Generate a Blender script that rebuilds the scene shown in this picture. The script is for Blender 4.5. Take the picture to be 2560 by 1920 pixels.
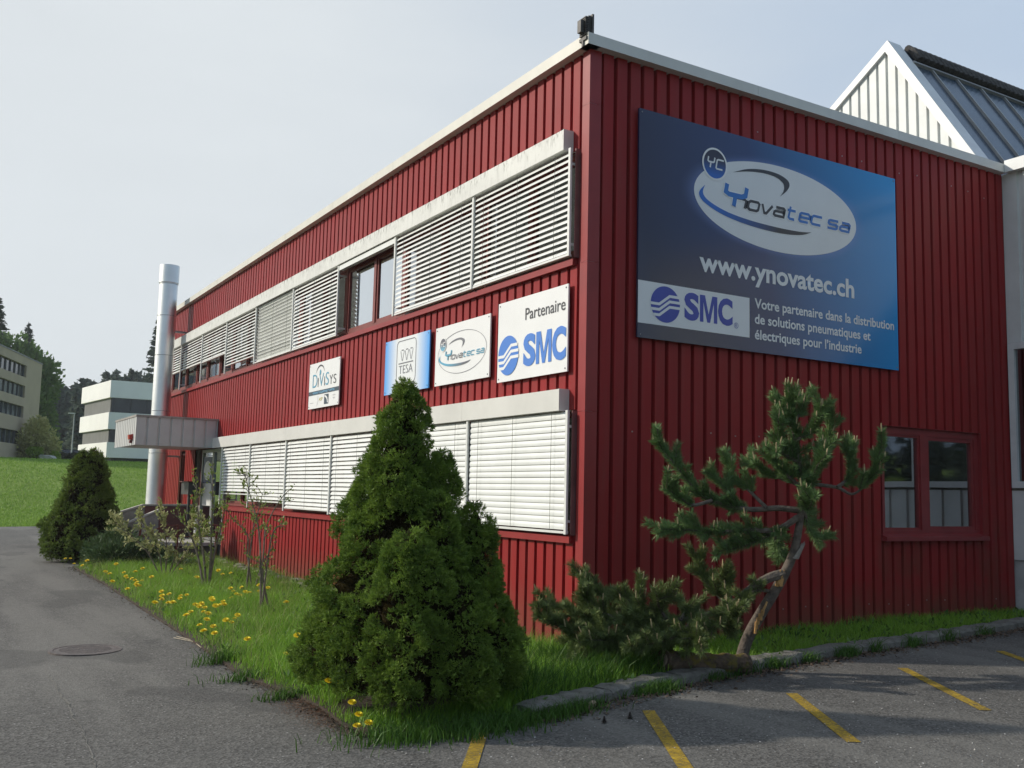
import bpy, bmesh, math, random
import numpy as np
from mathutils import Vector, Matrix
for o in list(bpy.data.objects): bpy.data.objects.remove(o)
SC = bpy.context.scene
COL = SC.collection
PI = math.pi
R = math.radians
# ------------------------------------------------------------------ camera
cd = bpy.data.cameras.new('camera'); CAM = bpy.data.objects.new('camera', cd); COL.objects.link(CAM)
cd.sensor_width = 36; cd.lens = 34.597; cd.clip_start = .1; cd.clip_end = 3000
yaw, pit, rol = .5398, .1114, .0235
fw = Vector((math.sin(yaw)*math.cos(pit), math.cos(yaw)*math.cos(pit), math.sin(pit)))
rt = Vector((math.cos(yaw), -math.sin(yaw), 0)); up = rt.cross(fw)
r2 = math.cos(rol)*rt + math.sin(rol)*up; u2 = -math.sin(rol)*rt + math.cos(rol)*up
CAM.matrix_world = Matrix(((r2.x, u2.x, -fw.x, -6.412), (r2.y, u2.y, -fw.y, -9.081), (r2.z, u2.z, -fw.z, .177), (0, 0, 0, 1)))
SC.camera = CAM
# ------------------------------------------------------------------ light: hazy low sun from behind the left of the building
SUN = Vector((-1, .75, .66)).normalized()
EL = math.asin(SUN.z); AZ = math.atan2(SUN.x, SUN.y)
sd = bpy.data.lights.new('sun', 'SUN'); sd.energy = 3.9; sd.angle = R(1.8); sd.color = (1, .93, .82)
so = bpy.data.objects.new('sun', sd); COL.objects.link(so); so.location = (-40, 30, 40)
so.rotation_euler = SUN.to_track_quat('Z', 'Y').to_euler()
W = bpy.data.worlds.new('World'); SC.world = W; W.use_nodes = True
nt = W.node_tree; nt.nodes.clear()
wo = nt.nodes.new('ShaderNodeOutputWorld'); bg = nt.nodes.new('ShaderNodeBackground'); sk = nt.nodes.new('ShaderNodeTexSky')
sk.sky_type = 'NISHITA'; sk.sun_disc = False; sk.sun_elevation = EL; sk.sun_rotation = AZ
sk.air_density = 1.0; sk.dust_density = 3.2; sk.ozone_density = 1.5; sk.altitude = 800
bg.inputs[1].default_value = .1
# pale sky veil, north and west brighter; dimmer south shaped for shaded-wall fill
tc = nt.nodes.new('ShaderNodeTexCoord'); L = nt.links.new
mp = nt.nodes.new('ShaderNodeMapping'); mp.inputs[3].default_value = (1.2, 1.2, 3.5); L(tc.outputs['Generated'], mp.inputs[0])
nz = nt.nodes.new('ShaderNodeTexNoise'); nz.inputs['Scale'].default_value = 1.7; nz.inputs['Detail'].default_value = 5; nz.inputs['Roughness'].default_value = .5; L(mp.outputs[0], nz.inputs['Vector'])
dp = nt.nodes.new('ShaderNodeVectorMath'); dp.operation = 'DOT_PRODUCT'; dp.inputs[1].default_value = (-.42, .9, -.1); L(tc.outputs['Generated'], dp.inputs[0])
def wmath(op, x, y, z=None):
    n = nt.nodes.new('ShaderNodeMath'); n.operation = op
    for i, v in enumerate((x, y, z)):
        if v is None: continue
        if isinstance(v, (int, float)): n.inputs[i].default_value = v
        else: L(v, n.inputs[i])
    return n.outputs[0]
def wramp(f, lo, hi, t0=0, t1=1):
    n = nt.nodes.new('ShaderNodeMapRange'); n.interpolation_type = 'SMOOTHSTEP'; L(f, n.inputs[0])
    for i, v in enumerate((lo, hi, t0, t1)): n.inputs[i+1].default_value = v
    return n.outputs[0]
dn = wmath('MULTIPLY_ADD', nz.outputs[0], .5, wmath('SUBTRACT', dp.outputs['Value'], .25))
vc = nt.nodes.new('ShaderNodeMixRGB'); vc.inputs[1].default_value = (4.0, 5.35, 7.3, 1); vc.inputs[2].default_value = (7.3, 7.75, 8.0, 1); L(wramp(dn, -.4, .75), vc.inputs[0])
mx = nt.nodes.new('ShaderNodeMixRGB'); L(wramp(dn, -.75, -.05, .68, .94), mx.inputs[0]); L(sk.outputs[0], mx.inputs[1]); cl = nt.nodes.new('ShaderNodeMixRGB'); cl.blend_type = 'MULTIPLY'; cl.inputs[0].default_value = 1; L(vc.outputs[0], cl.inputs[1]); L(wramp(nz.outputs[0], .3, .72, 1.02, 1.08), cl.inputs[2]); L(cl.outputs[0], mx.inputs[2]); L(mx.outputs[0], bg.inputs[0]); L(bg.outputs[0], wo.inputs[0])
SC.cycles.caustics_reflective = False; SC.cycles.caustics_refractive = False
SC.view_settings.view_transform = 'Standard'; SC.view_settings.look = 'None'; SC.view_settings.exposure = 0; SC.view_settings.gamma = 1
SC.cycles.max_bounces = 6; SC.cycles.transparent_max_bounces = 12
# ------------------------------------------------------------------ materials
MATS = {}
def mat(name, col, rough=.6, metal=0, var=.12, vs=3.0, bump=0, bs=40, spec=.5, island=0, col2=None, stretch=(1, 1, 1), build=None, tl=0):
    if name in MATS: return MATS[name]
    m = bpy.data.materials.new(name); m.use_nodes = True; t = m.node_tree; N = t.nodes; Lk = t.links.new
    b = N['Principled BSDF']; b.inputs['Roughness'].default_value = rough; b.inputs['Metallic'].default_value = metal
    b.inputs['Specular IOR Level'].default_value = spec
    tc = N.new('ShaderNodeTexCoord'); mp = N.new('ShaderNodeMapping'); mp.inputs['Scale'].default_value = stretch
    Lk(tc.outputs['Object'], mp.inputs[0])
    nz = N.new('ShaderNodeTexNoise'); nz.inputs['Scale'].default_value = vs; nz.inputs['Detail'].default_value = 6; nz.inputs['Roughness'].default_value = .6
    Lk(mp.outputs[0], nz.inputs['Vector'])
    c2 = col2 or tuple(max(0, c*(1-2*var)) for c in col)
    c1 = col if col2 else tuple(c*(1+var) for c in col)
    mx = N.new('ShaderNodeMixRGB'); mx.inputs[1].default_value = (*c1, 1); mx.inputs[2].default_value = (*c2, 1)
    mr = N.new('ShaderNodeMapRange'); mr.inputs[1].default_value = .3; mr.inputs[2].default_value = .7
    Lk(nz.outputs[0], mr.inputs[0]); src = mr.outputs[0]
    if island:
        g = N.new('ShaderNodeNewGeometry'); ad = N.new('ShaderNodeMixRGB'); ad.inputs[0].default_value = island
        Lk(mr.outputs[0], ad.inputs[1]); Lk(g.outputs['Random Per Island'], ad.inputs[2]); src = ad.outputs[0]
    Lk(src, mx.inputs[0]); out = mx.outputs[0]
    if bump:
        n2 = N.new('ShaderNodeTexNoise'); n2.inputs['Scale'].default_value = bs; n2.inputs['Detail'].default_value = 4
        Lk(mp.outputs[0], n2.inputs['Vector'])
        bp = N.new('ShaderNodeBump'); bp.inputs['Strength'].default_value = bump; bp.inputs['Distance'].default_value = .02
        Lk(n2.outputs[0], bp.inputs['Height']); Lk(bp.outputs[0], b.inputs['Normal'])
    if build: out = build(t, out, b, mp) or out
    Lk(out, b.inputs['Base Color'])
    if tl:
        ts = N.new('ShaderNodeBsdfTranslucent'); Lk(out, ts.inputs[0]); ms = N.new('ShaderNodeMixShader'); ms.inputs[0].default_value = tl
        Lk(b.outputs[0], ms.inputs[1]); Lk(ts.outputs[0], ms.inputs[2]); Lk(ms.outputs[0], N['Material Output'].inputs[0])
    MATS[name] = m
    return m
def mathn(t, op, a, b=None):
    n = t.nodes.new('ShaderNodeMath'); n.operation = op
    for i, v in enumerate((a, b)):
        if v is None: continue
        if isinstance(v, (int, float)): n.inputs[i].default_value = v
        else: t.links.new(v, n.inputs[i])
    return n.outputs[0]
def mixc(t, f, a, b, mode='MIX'):
    n = t.nodes.new('ShaderNodeMixRGB'); n.blend_type = mode
    for i, v in ((0, f), (1, a), (2, b)):
        if isinstance(v, (int, float)): n.inputs[i].default_value = v
        elif isinstance(v, tuple): n.inputs[i].default_value = (*v, 1)
        else: t.links.new(v, n.inputs[i])
    return n.outputs[0]
def ramp(t, f, lo, hi):
    n = t.nodes.new('ShaderNodeMapRange'); n.inputs[1].default_value = lo; n.inputs[2].default_value = hi
    t.links.new(f, n.inputs[0]); return n.outputs[0]
def noise(t, vec, scale, detail=5, rough=.6):
    n = t.nodes.new('ShaderNodeTexNoise'); n.inputs['Scale'].default_value = scale; n.inputs['Detail'].default_value = detail; n.inputs['Roughness'].default_value = rough
    if vec is not None: t.links.new(vec, n.inputs['Vector'])
    return n.outputs[0]
def scaled(t, s):
    g = t.nodes.new('ShaderNodeNewGeometry'); m = t.nodes.new('ShaderNodeMapping'); m.inputs['Scale'].default_value = s
    t.links.new(g.outputs['Position'], m.inputs[0]); return m.outputs[0]
def posxyz(t):
    g = t.nodes.new('ShaderNodeNewGeometry'); s = t.nodes.new('ShaderNodeSeparateXYZ'); t.links.new(g.outputs['Position'], s.inputs[0]); return s.outputs
# ------------------------------------------------------------------ object helpers
def tag(o, label=None, cat=None, group=None, kind=None):
    if label: o['label'] = label
    if cat: o['category'] = cat
    if group: o['group'] = group
    if kind: o['kind'] = kind
    return o
def thing(name, label, cat, loc=(0, 0, 0), group=None):
    o = bpy.data.objects.new(name, None); COL.objects.link(o); o.location = loc; o.empty_display_size = .2
    return tag(o, label, cat, group)
def worldloc(p):
    v = Vector((0, 0, 0))
    while p is not None: v += p.location; p = p.parent
    return v
def link(name, me, m, parent=None, smooth=False, loc=None):
    if isinstance(m, (list, tuple)):
        for q in m: me.materials.append(q)
    elif m: me.materials.append(m)
    if smooth: me.polygons.foreach_set('use_smooth', [True]*len(me.polygons))
    o = bpy.data.objects.new(name, me); COL.objects.link(o)
    if parent is not None:
        o.parent = parent
        me.transform(Matrix.Translation(-worldloc(parent)))
    elif loc is not None:
        o.location = loc; me.transform(Matrix.Translation(-Vector(loc)))
    me.update()
    return o
class MB:
    def __init__(s): s.v = []; s.f = []; s.mi = []
    def add(s, V, F, mi=0):
        n = len(s.v); s.v += [tuple(p) for p in V]; s.f += [tuple(i+n for i in q) for q in F]; s.mi += [mi]*len(F); return s
    def box(s, a, b, mi=0):
        x0, y0, z0 = a; x1, y1, z1 = b
        return s.add([(x0,y0,z0),(x1,y0,z0),(x1,y1,z0),(x0,y1,z0),(x0,y0,z1),(x1,y0,z1),(x1,y1,z1),(x0,y1,z1)],
              [(0,3,2,1),(4,5,6,7),(0,1,5,4),(1,2,6,5),(2,3,7,6),(3,0,4,7)], mi)
    def quad(s, a, b, c, d, mi=0): return s.add([a, b, c, d], [(0, 1, 2, 3)], mi)
    def obox(s, c, u, v, w, mi=0):   # centre and three half-axis vectors
        c, u, v, w = map(Vector, (c, u, v, w)); P = [c+i*u+j*v+k*w for k in (-1, 1) for (i, j) in ((-1,-1),(1,-1),(1,1),(-1,1))]
        return s.add(P, [(0,3,2,1),(4,5,6,7),(0,1,5,4),(1,2,6,5),(2,3,7,6),(3,0,4,7)], mi)
    def tube(s, pts, rad, seg=8, cap=True, mi=0):
        pts = [Vector(p) for p in pts]; n = len(pts)
        if not isinstance(rad, (list, tuple)): rad = [rad]*n
        base = len(s.v); ref = None
        for i, p in enumerate(pts):
            d = (pts[min(i+1, n-1)]-pts[max(i-1, 0)]).normalized()
            if ref is None: ref = d.orthogonal().normalized()
            ref = (ref-d*ref.dot(d)); ref = ref.normalized() if ref.length > 1e-6 else d.orthogonal().normalized()
            b = d.cross(ref)
            s.v += [tuple(p+rad[i]*(math.cos(2*PI*k/seg)*ref+math.sin(2*PI*k/seg)*b)) for k in range(seg)]
        for i in range(n-1):
            for k in range(seg):
                a, c = base+i*seg+k, base+i*seg+(k+1) % seg
                s.f.append((a, c, c+seg, a+seg)); s.mi.append(mi)
        if cap:
            s.f.append(tuple(base+k for k in reversed(range(seg)))); s.f.append(tuple(base+(n-1)*seg+k for k in range(seg))); s.mi += [mi, mi]
        return s
    def lathe(s, c, prof, seg=24, mi=0):
        base = len(s.v); cx, cy = c[0], c[1]
        for r, z in prof: s.v += [(cx+r*math.cos(2*PI*k/seg), cy+r*math.sin(2*PI*k/seg), z) for k in range(seg)]
        for i in range(len(prof)-1):
            for k in range(seg):
                a, b = base+i*seg+k, base+i*seg+(k+1) % seg
                s.f.append((a, b, b+seg, a+seg)); s.mi.append(mi)
        return s
    def prism(s, poly, ext, mi=0):   # polygon (3-D points) pushed along ext
        n = len(poly); ext = Vector(ext); P = [Vector(p) for p in poly]
        return s.add(P+[p+ext for p in P], [tuple(range(n))[::-1], tuple(range(n, 2*n))]+[(i, (i+1) % n, n+(i+1) % n, n+i) for i in range(n)], mi)
    def build(s, name, m, parent=None, smooth=False, loc=None):
        me = bpy.data.meshes.new(name); me.from_pydata(s.v, [], s.f)
        if any(s.mi): me.polygons.foreach_set('material_index', s.mi)
        return link(name, me, m, parent, smooth, loc)
def npmesh(name, V, m, parent=None, nv=4, loc=None, smooth=False):
    """V: (N, nv, 3) array of separate faces."""
    V = np.asarray(V, np.float32); n = len(V); me = bpy.data.meshes.new(name)
    me.vertices.add(n*nv); me.vertices.foreach_set('co', V.reshape(-1))
    me.loops.add(n*nv); me.loops.foreach_set('vertex_index', np.arange(n*nv, dtype=np.int32))
    me.polygons.add(n); me.polygons.foreach_set('loop_start', np.arange(0, n*nv, nv, dtype=np.int32)); me.polygons.foreach_set('loop_total', np.full(n, nv, np.int32))
    me.update(calc_edges=True); me.validate()
    return link(name, me, m, parent, smooth, loc)
def npblades(name, B, m, parent=None, loc=None):
    """B: (N, 5, 3): root left, root right, mid right, mid left, tip -> a quad and a triangle sharing an edge."""
    B = np.asarray(B, np.float32); n = len(B); me = bpy.data.meshes.new(name)
    me.vertices.add(n*5); me.vertices.foreach_set('co', B.reshape(-1))
    idx = (np.arange(n)*5)[:, None]+np.array([[0, 1, 2, 3, 3, 2, 4]]); me.loops.add(n*7); me.loops.foreach_set('vertex_index', idx.reshape(-1).astype(np.int32))
    st = (np.arange(n)*7)[:, None]+np.array([[0, 4]]); me.polygons.add(2*n); me.polygons.foreach_set('loop_start', st.reshape(-1).astype(np.int32))
    me.polygons.foreach_set('loop_total', np.tile([4, 3], n).astype(np.int32)); me.update(calc_edges=True); me.validate()
    return link(name, me, m, parent, False, loc)
def unit(a): return a/np.maximum(np.linalg.norm(a, axis=-1, keepdims=True), 1e-9)
def leaf_quads(P, A, ln, wd, rng, flat=.3):
    """leaf-shaped quads at P pointing along A (N,3)."""
    n = len(P); A = unit(A); S = unit(np.cross(A, unit(rng.normal(size=(n, 3))))); ln = np.broadcast_to(ln, (n,))[:, None]; wd = np.broadcast_to(wd, (n,))[:, None]
    return np.stack([P, P+A*ln*.45+S*wd, P+A*ln, P+A*ln*.45-S*wd], 1)
def za(x): return -1.57+.018*np.clip(x, -8, 12)
# ------------------------------------------------------------------ ground
rng = np.random.default_rng(7)
def gh(x, y):
    s = np.clip(y-36.3, 0, 72); q = np.clip(s/24, 0, 1); h = za(x)*np.clip(1-s/8, 0, 1)-1.6*np.clip(s/8, 0, 1)-.03+3.3*(q-np.sin(2*PI*q)/(2*PI)*.55)+np.clip(s-24, 0, 60)*.012
    h = h+np.clip(y-150, 0, 120)*.075+np.clip(-y-60, 0, 200)*.11+np.where(y > 108, 0, 0)
    return h
def asphalt_b(t, out, b, mp):
    p = scaled(t, (1, 1, 1))
    v = t.nodes.new('ShaderNodeTexVoronoi'); v.inputs['Scale'].default_value = 58; t.links.new(p, v.inputs['Vector'])
    sp = ramp(t, v.outputs['Color'], .0, 1.0)
    c = mixc(t, sp, (.033, .031, .029), (.168, .16, .147))
    chips = t.nodes.new('ShaderNodeTexVoronoi'); chips.inputs['Scale'].default_value = 34; t.links.new(p, chips.inputs['Vector'])
    sx = t.nodes.new('ShaderNodeSeparateXYZ'); t.links.new(chips.outputs['Color'], sx.inputs[0])
    sel = mathn(t, 'MULTIPLY', mathn(t, 'GREATER_THAN', sx.outputs[0], .93), mathn(t, 'LESS_THAN', chips.outputs['Distance'], .27))
    c = mixc(t, mathn(t, 'MULTIPLY', sel, .7), c, (.36, .35, .33))
    big = ramp(t, noise(t, p, .55, 6, .6), .35, .68); c = mixc(t, mathn(t, 'MULTIPLY', big, .5), c, mixc(t, .5, c, (.17, .16, .14)))
    med = ramp(t, noise(t, p, 3.1, 5, .65), .5, .75); c = mixc(t, mathn(t, 'MULTIPLY', med, .35), c, (.062, .06, .057))
    # worn wheel tracks and old patches
    st = ramp(t, noise(t, scaled(t, (1.1, .16, 1)), 1.0, 4, .55), .48, .62); c = mixc(t, mathn(t, 'MULTIPLY', st, .42), c, (.2, .19, .17))
    pt = ramp(t, noise(t, scaled(t, (.5, .33, 1)), 1.7, 2, .4), .6, .64); c = mixc(t, mathn(t, 'MULTIPLY', pt, .4), c, (.05, .048, .046))
    oil = ramp(t, noise(t, p, 1.9, 3, .5), .7, .8); c = mixc(t, mathn(t, 'MULTIPLY', oil, .35), c, (.025, .024, .023))
    bp = t.nodes.new('ShaderNodeBump'); bp.inputs['Strength'].default_value = .55; bp.inputs['Distance'].default_value = .006
    t.links.new(v.outputs['Distance'], bp.inputs['Height']); t.links.new(bp.outputs[0], b.inputs['Normal'])
    return c
M_asph = mat('asphalt', (.06, .06, .06), .85, spec=.25, build=asphalt_b)
def meadow_b(t, out, b, mp):
    p = scaled(t, (1, 1, 1)); c = mixc(t, ramp(t, noise(t, p, .25, 6, .7), .35, .65), (.2, .29, .05), (.28, .37, .085))
    c = mixc(t, ramp(t, noise(t, p, 3.5, 6, .75), .3, .7), c, mixc(t, .6, c, (.115, .185, .035)))
    fl = mathn(t, 'MULTIPLY', ramp(t, noise(t, p, 7, 3, .8), .66, .72), ramp(t, noise(t, p, .12, 3), .4, .6)); c = mixc(t, mathn(t, 'MULTIPLY', fl, .6), c, (.35, .36, .3))
    tr = ramp(t, posxyz(t)[1], 36.2, 38.5); c = mixc(t, tr, (.21, .31, .055), c)
    bp = t.nodes.new('ShaderNodeBump'); bp.inputs['Strength'].default_value = .8; bp.inputs['Distance'].default_value = .15
    t.links.new(noise(t, p, 5, 6, .75), bp.inputs['Height']); t.links.new(bp.outputs[0], b.inputs['Normal'])
    return c
M_mead = mat('meadow_grass', (.05, .1, .015), .9, spec=.15, build=meadow_b)
xs = np.unique(np.concatenate([np.linspace(-500, -60, 12), np.linspace(-60, 60, 61), np.linspace(60, 500, 12)]))
ys = np.unique(np.concatenate([np.linspace(-400, -40, 14), np.linspace(-40, 34, 12), np.linspace(34, 46, 19), np.linspace(46, 66, 21)[:-1], np.linspace(66, 150, 30), np.linspace(150, 700, 20)]))
X, Y = np.meshgrid(xs, ys); Z = gh(X, Y); nx = len(xs)
g = MB(); g.v = [tuple(p) for p in np.stack([X, Y, Z], -1).reshape(-1, 3)]
g.f = [(j*nx+i, j*nx+i+1, (j+1)*nx+i+1, (j+1)*nx+i) for j in range(len(ys)-1) for i in range(nx-1)]; g.mi = [0]*len(g.f)
tag(g.build('ground', M_mead, smooth=True), kind='structure')
a = MB(); ax = [-60, -8, 12, 60]
for i in range(3):
    a.quad((ax[i], -45, float(za(ax[i]))), (ax[i+1], -45, float(za(ax[i+1]))), (ax[i+1], 36.3, float(za(ax[i+1]))), (ax[i], 36.3, float(za(ax[i]))))
tag(a.build('asphalt_road', M_asph), kind='structure')
def gz(x, dz=0): return float(za(x))+dz
# planting bed soil
KERB = [(-2.08,-2.15),(-1.49,-2.01),(-.99,-1.86),(-.22,-1.71),(1.07,-1.48),(2.51,-1.31),(4.22,-1.2),(6.79,-.95),(8.05,-.88)]
BEDL = [(-2.95,15.0),(-3.36,14.2),(-3.37,12.67),(-3.35,10.1),(-3.43,6.6),(-3.5,2.8),(-3.6,.4),(-3.45,-.4),(-3.4,-1.1),(-3.46,-1.75),(-3.38,-2.1),(-3.0,-2.32),(-2.5,-2.25)]
BED = BEDL+KERB+[(8.05,.06),(.06,.06),(.06,15.4),(-1.9,15.4)]
M_soil = mat('garden_soil', (.07, .045, .028), .95, var=.3, vs=5, bump=.8, bs=50, col2=(.03, .024, .016))
bm = bmesh.new(); f = bm.faces.new([bm.verts.new((x, y, gz(x, .03))) for x, y in BED]); e = bmesh.ops.extrude_face_region(bm, geom=[f])
for v in [q for q in e['geom'] if isinstance(q, bmesh.types.BMVert)]: v.co.z -= .07
bmesh.ops.recalc_face_normals(bm, faces=bm.faces); bmesh.ops.triangulate(bm, faces=[q for q in bm.faces if len(q.verts) > 4])
me = bpy.data.meshes.new('garden_bed'); bm.to_mesh(me); bm.free(); tag(link('garden_bed', me, M_soil), kind='structure')
# kerb: worn concrete edging, cut in blocks
M_kerb = mat('old_concrete', (.2, .19, .17), .9, var=.25, vs=9, bump=.8, bs=45, col2=(.09, .085, .07))
kb = MB(); rk = random.Random(3)
def kpt(s):
    acc = 0
    for (x0, y0), (x1, y1) in zip(KERB, KERB[1:]):
        l = math.hypot(x1-x0, y1-y0)
        if s <= acc+l or (x1, y1) == KERB[-1]:
            t = (s-acc)/l; return x0+(x1-x0)*t, y0+(y1-y0)*t, (x1-x0)/l, (y1-y0)/l
        acc += l
s = 0.0
while s < 10.2:
    ln = 1.0; n = 9; ring = []
    for i in range(n+1):
        x, y, dx, dy = kpt(min(s+ln*i/n, 10.3)); nx_, ny_ = -dy, dx
        h = .105+rk.uniform(-.008, .008); j = lambda q: q+rk.uniform(-.006, .006)
        if i in (0, n): h -= .012
        prof = [(-.12, -.05), (-.112, h*.7), (-.075, h*.96), (.0, h), (.1, h*.98), (.125, h*.8), (.125, -.05)]
        ring.append([(x+nx_*j(a_), y+ny_*j(a_), gz(x)+j(b_)) for a_, b_ in prof])
    m = 7; base = len(kb.v)
    for q in ring: kb.v += q
    for i in range(n):
        for k in range(m-1): kb.f.append((base+i*m+k, base+(i+1)*m+k, base+(i+1)*m+k+1, base+i*m+k+1)); kb.mi.append(0)
    kb.f.append(tuple(base+k for k in range(m))); kb.f.append(tuple(base+n*m+k for k in reversed(range(m)))); kb.mi += [0, 0]
    s += ln+.012
tag(kb.build('kerb', M_kerb, smooth=False), kind='structure')
# yellow bay lines
def yel_b(t, out, b, mp):
    p = scaled(t, (1, 1, 1)); w = ramp(t, noise(t, p, 34, 7, .85), .42, .58); w2 = ramp(t, noise(t, p, 3, 3), .35, .75)
    return mixc(t, mathn(t, 'MULTIPLY', w, mathn(t, 'ADD', mathn(t, 'MULTIPLY', w2, .5), .5)), out, (.06, .058, .052))
M_yel = mat('yellow_road_paint', (.43, .28, .022), .8, var=.2, vs=8, spec=.2, build=yel_b)
for (x0, y0), (x1, y1) in [((-2.62,-2.42),(-3.35,-3.5)),((-1.05,-2.46),(-2.1,-4.25)),((.53,-2.55),(-.37,-4.0)),((2.5,-2.22),(1.46,-3.84)),((4.42,-2.06),(3.4,-3.66)),((6.3,-1.85),(5.3,-3.45))]:
    d = Vector((x1-x0, y1-y0)); n = Vector((-d.y, d.x)).normalized()*.052
    q = MB().quad((x0-n.x, y0-n.y, gz(x0-n.x, .005)), (x0+n.x, y0+n.y, gz(x0+n.x, .005)), (x1+n.x, y1+n.y, gz(x1+n.x, .005)), (x1-n.x, y1-n.y, gz(x1-n.x, .005)))
    if n.x*d.y-n.y*d.x > 0: q.f = [tuple(reversed(f_)) for f_ in q.f]
    tag(q.build('parking_line', M_yel), kind='structure', group='yellow parking bay lines on the asphalt')
# crack
M_crack = mat('sand_filled_crack', (.17, .16, .14), .95, var=.3, vs=20)
ck = MB(); cp = [(-5.18,1.55),(-5.17,1.0),(-5.19,.5),(-5.17,.04),(-5.2,-.39),(-5.2,-.96),(-5.24,-1.68),(-5.27,-2.0),(-5.31,-2.9)]
pp = []
for (x0, y0), (x1, y1) in zip(cp, cp[1:]):
    for i in range(6): pp.append((x0+(x1-x0)*i/6+rk.uniform(-.012, .012), y0+(y1-y0)*i/6, rk.uniform(.004, .013)*(1 if y0 > -.3 else .5)))
for (a_, b_, w_), (c_, d_, e_) in zip(pp, pp[1:]): ck.quad((a_-w_, b_, gz(a_, .004)), (c_-e_, d_, gz(c_, .004)), (c_+e_, d_, gz(c_, .004)), (a_+w_, b_, gz(a_, .004)))
tag(ck.build('crack', M_crack), kind='structure')
# manhole
M_iron = mat('cast_iron', (.13, .108, .1), .6, .3, var=.25, vs=14, bump=.2, bs=60)
M_black = mat('black_gap', (.02, .018, .017), .9, var=0)
mc = (-4.66, 2.9); mzz = gz(mc[0])
t_ = thing('manhole_cover', 'round cast iron drain grate set in the asphalt drive', 'manhole cover', (mc[0], mc[1], mzz))
MB().lathe(mc, [(.38, .0+mzz-.02), (.38, mzz+.012), (.33, mzz+.014), (.33, mzz-.02)], 48).build('frame', M_iron, t_)
MB().lathe(mc, [(.33, mzz+.0045), (.001, mzz+.0045)], 48).build('pit', M_black, t_)
gr = MB(); gr.lathe(mc, [(.325, mzz-.01), (.325, mzz+.011), (.27, mzz+.011), (.27, mzz-.01)], 48)
for i in range(-7, 8):
    o_ = i*.037; h_ = math.sqrt(.275**2-o_*o_)
    ca, sa = math.cos(.9), math.sin(.9); u = Vector((ca, sa, 0)); w = Vector((-sa, ca, 0)); c = Vector((mc[0], mc[1], mzz+.003))
    for sg in (-1, 1): gr.obox(c+w*o_+u*sg*(h_/2+.012), u*(h_/2-.012), w*.0135, (0, 0, .007))
gr.obox((mc[0], mc[1], mzz+.003), w*.27, u*.02, (0, 0, .007))
gr.build('grate', M_iron, t_)
# ------------------------------------------------------------------ red building
def red_b(t, out, b, mp):
    P = posxyz(t); s = mathn(t, 'FLOOR', mathn(t, 'DIVIDE', mathn(t, 'SUBTRACT', mathn(t, 'ADD', P[0], P[1]), .02), .2025))
    wn = t.nodes.new('ShaderNodeTexWhiteNoise'); wn.noise_dimensions = '1D'; t.links.new(s, wn.inputs['W'])
    c = mixc(t, mathn(t, 'MULTIPLY', wn.outputs[0], .5), out, (.225, .024, .024))
    st = ramp(t, noise(t, scaled(t, (3, 3, .35)), 2.0, 5, .6), .45, .75); c = mixc(t, mathn(t, 'MULTIPLY', st, .5), c, (.22, .046, .04))
    # algae and splash dirt low on the short side wall
    lo = mathn(t, 'MULTIPLY', ramp(t, noise(t, scaled(t, (1.5, 1.5, .7)), 1.3, 6, .65), .45, .72), mathn(t, 'MULTIPLY', ramp(t, P[0], .3, 4), ramp(t, mathn(t, 'MULTIPLY', P[2], -1), -2.2, 1.2)))
    c = mixc(t, mathn(t, 'MULTIPLY', lo, .5), c, (.085, .062, .035))
    mud = mathn(t, 'MULTIPLY', ramp(t, mathn(t, 'ADD', mathn(t, 'MULTIPLY', P[2], -1), mathn(t, 'MULTIPLY', noise(t, scaled(t, (4, 4, 2)), 2, 5), .6)), 1.2, 1.85), .6)
    return mixc(t, mud, c, (.13, .075, .05))
M_red = mat('red_painted_steel', (.285, .023, .024), .42, var=.06, vs=1.2, bump=.03, bs=6, spec=.14, build=red_b)
M_redtrim = mat('red_trim_steel', (.275, .028, .028), .4, var=.08, vs=2, spec=.35)
M_redframe = mat('red_window_frame', (.2, .045, .038), .45, var=.12, vs=4, spec=.4)
def dirt_b(t, out, b, mp):
    P = posxyz(t); top = ramp(t, P[2], 4.33, 4.5)
    d = ramp(t, noise(t, scaled(t, (9, 9, 1.6)), 2.2, 6, .75), .44, .62)
    d2 = ramp(t, noise(t, scaled(t, (26, 26, 9)), 1, 3, .6), .5, .58)
    c = mixc(t, mathn(t, 'MULTIPLY', mathn(t, 'MULTIPLY', d, d2), mathn(t, 'ADD', mathn(t, 'MULTIPLY', top, .9), .12)), out, (.07, .075, .06))
    st = ramp(t, noise(t, scaled(t, (12, 12, .8)), 1.5, 4, .6), .5, .8); return mixc(t, mathn(t, 'MULTIPLY', st, .28), c, (.3, .3, .26))
M_boxup = mat('weathered_white_metal', (.66, .66, .62), .5, var=.05, vs=3, build=dirt_b)
M_boxlo = mat('pale_grey_metal', (.62, .61, .57), .5, var=.05, vs=1.5)
M_fascia = mat('fascia_metal', (.62, .6, .53), .5, var=.05, vs=2)
M_fascia2 = mat('fascia_metal_short_side', (.6, .6, .57), .45, var=.05, vs=2)
M_slat = mat('white_blind_slat', (.76, .77, .74), .38, var=.04, vs=3, spec=.5)
M_rail = mat('white_guide_rail', (.7, .7, .67), .45, var=.05)
M_cord = mat('grey_cord', (.12, .12, .11), .8, var=0)
M_conc = mat('foundation_concrete', (.42, .38, .3), .9, var=.2, vs=5, bump=.4, bs=30)
M_inner = mat('interior_wall', (.3, .29, .27), .9, var=.1)
M_roof = mat('roof_gravel', (.22, .21, .2), .95, var=.2, vs=10)
M_seam = mat('dark_joint', (.12, .11, .1), .8, var=0)
M_bolt = mat('bolt_head', (.36, .3, .28), .4, .6, var=.1)
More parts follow.
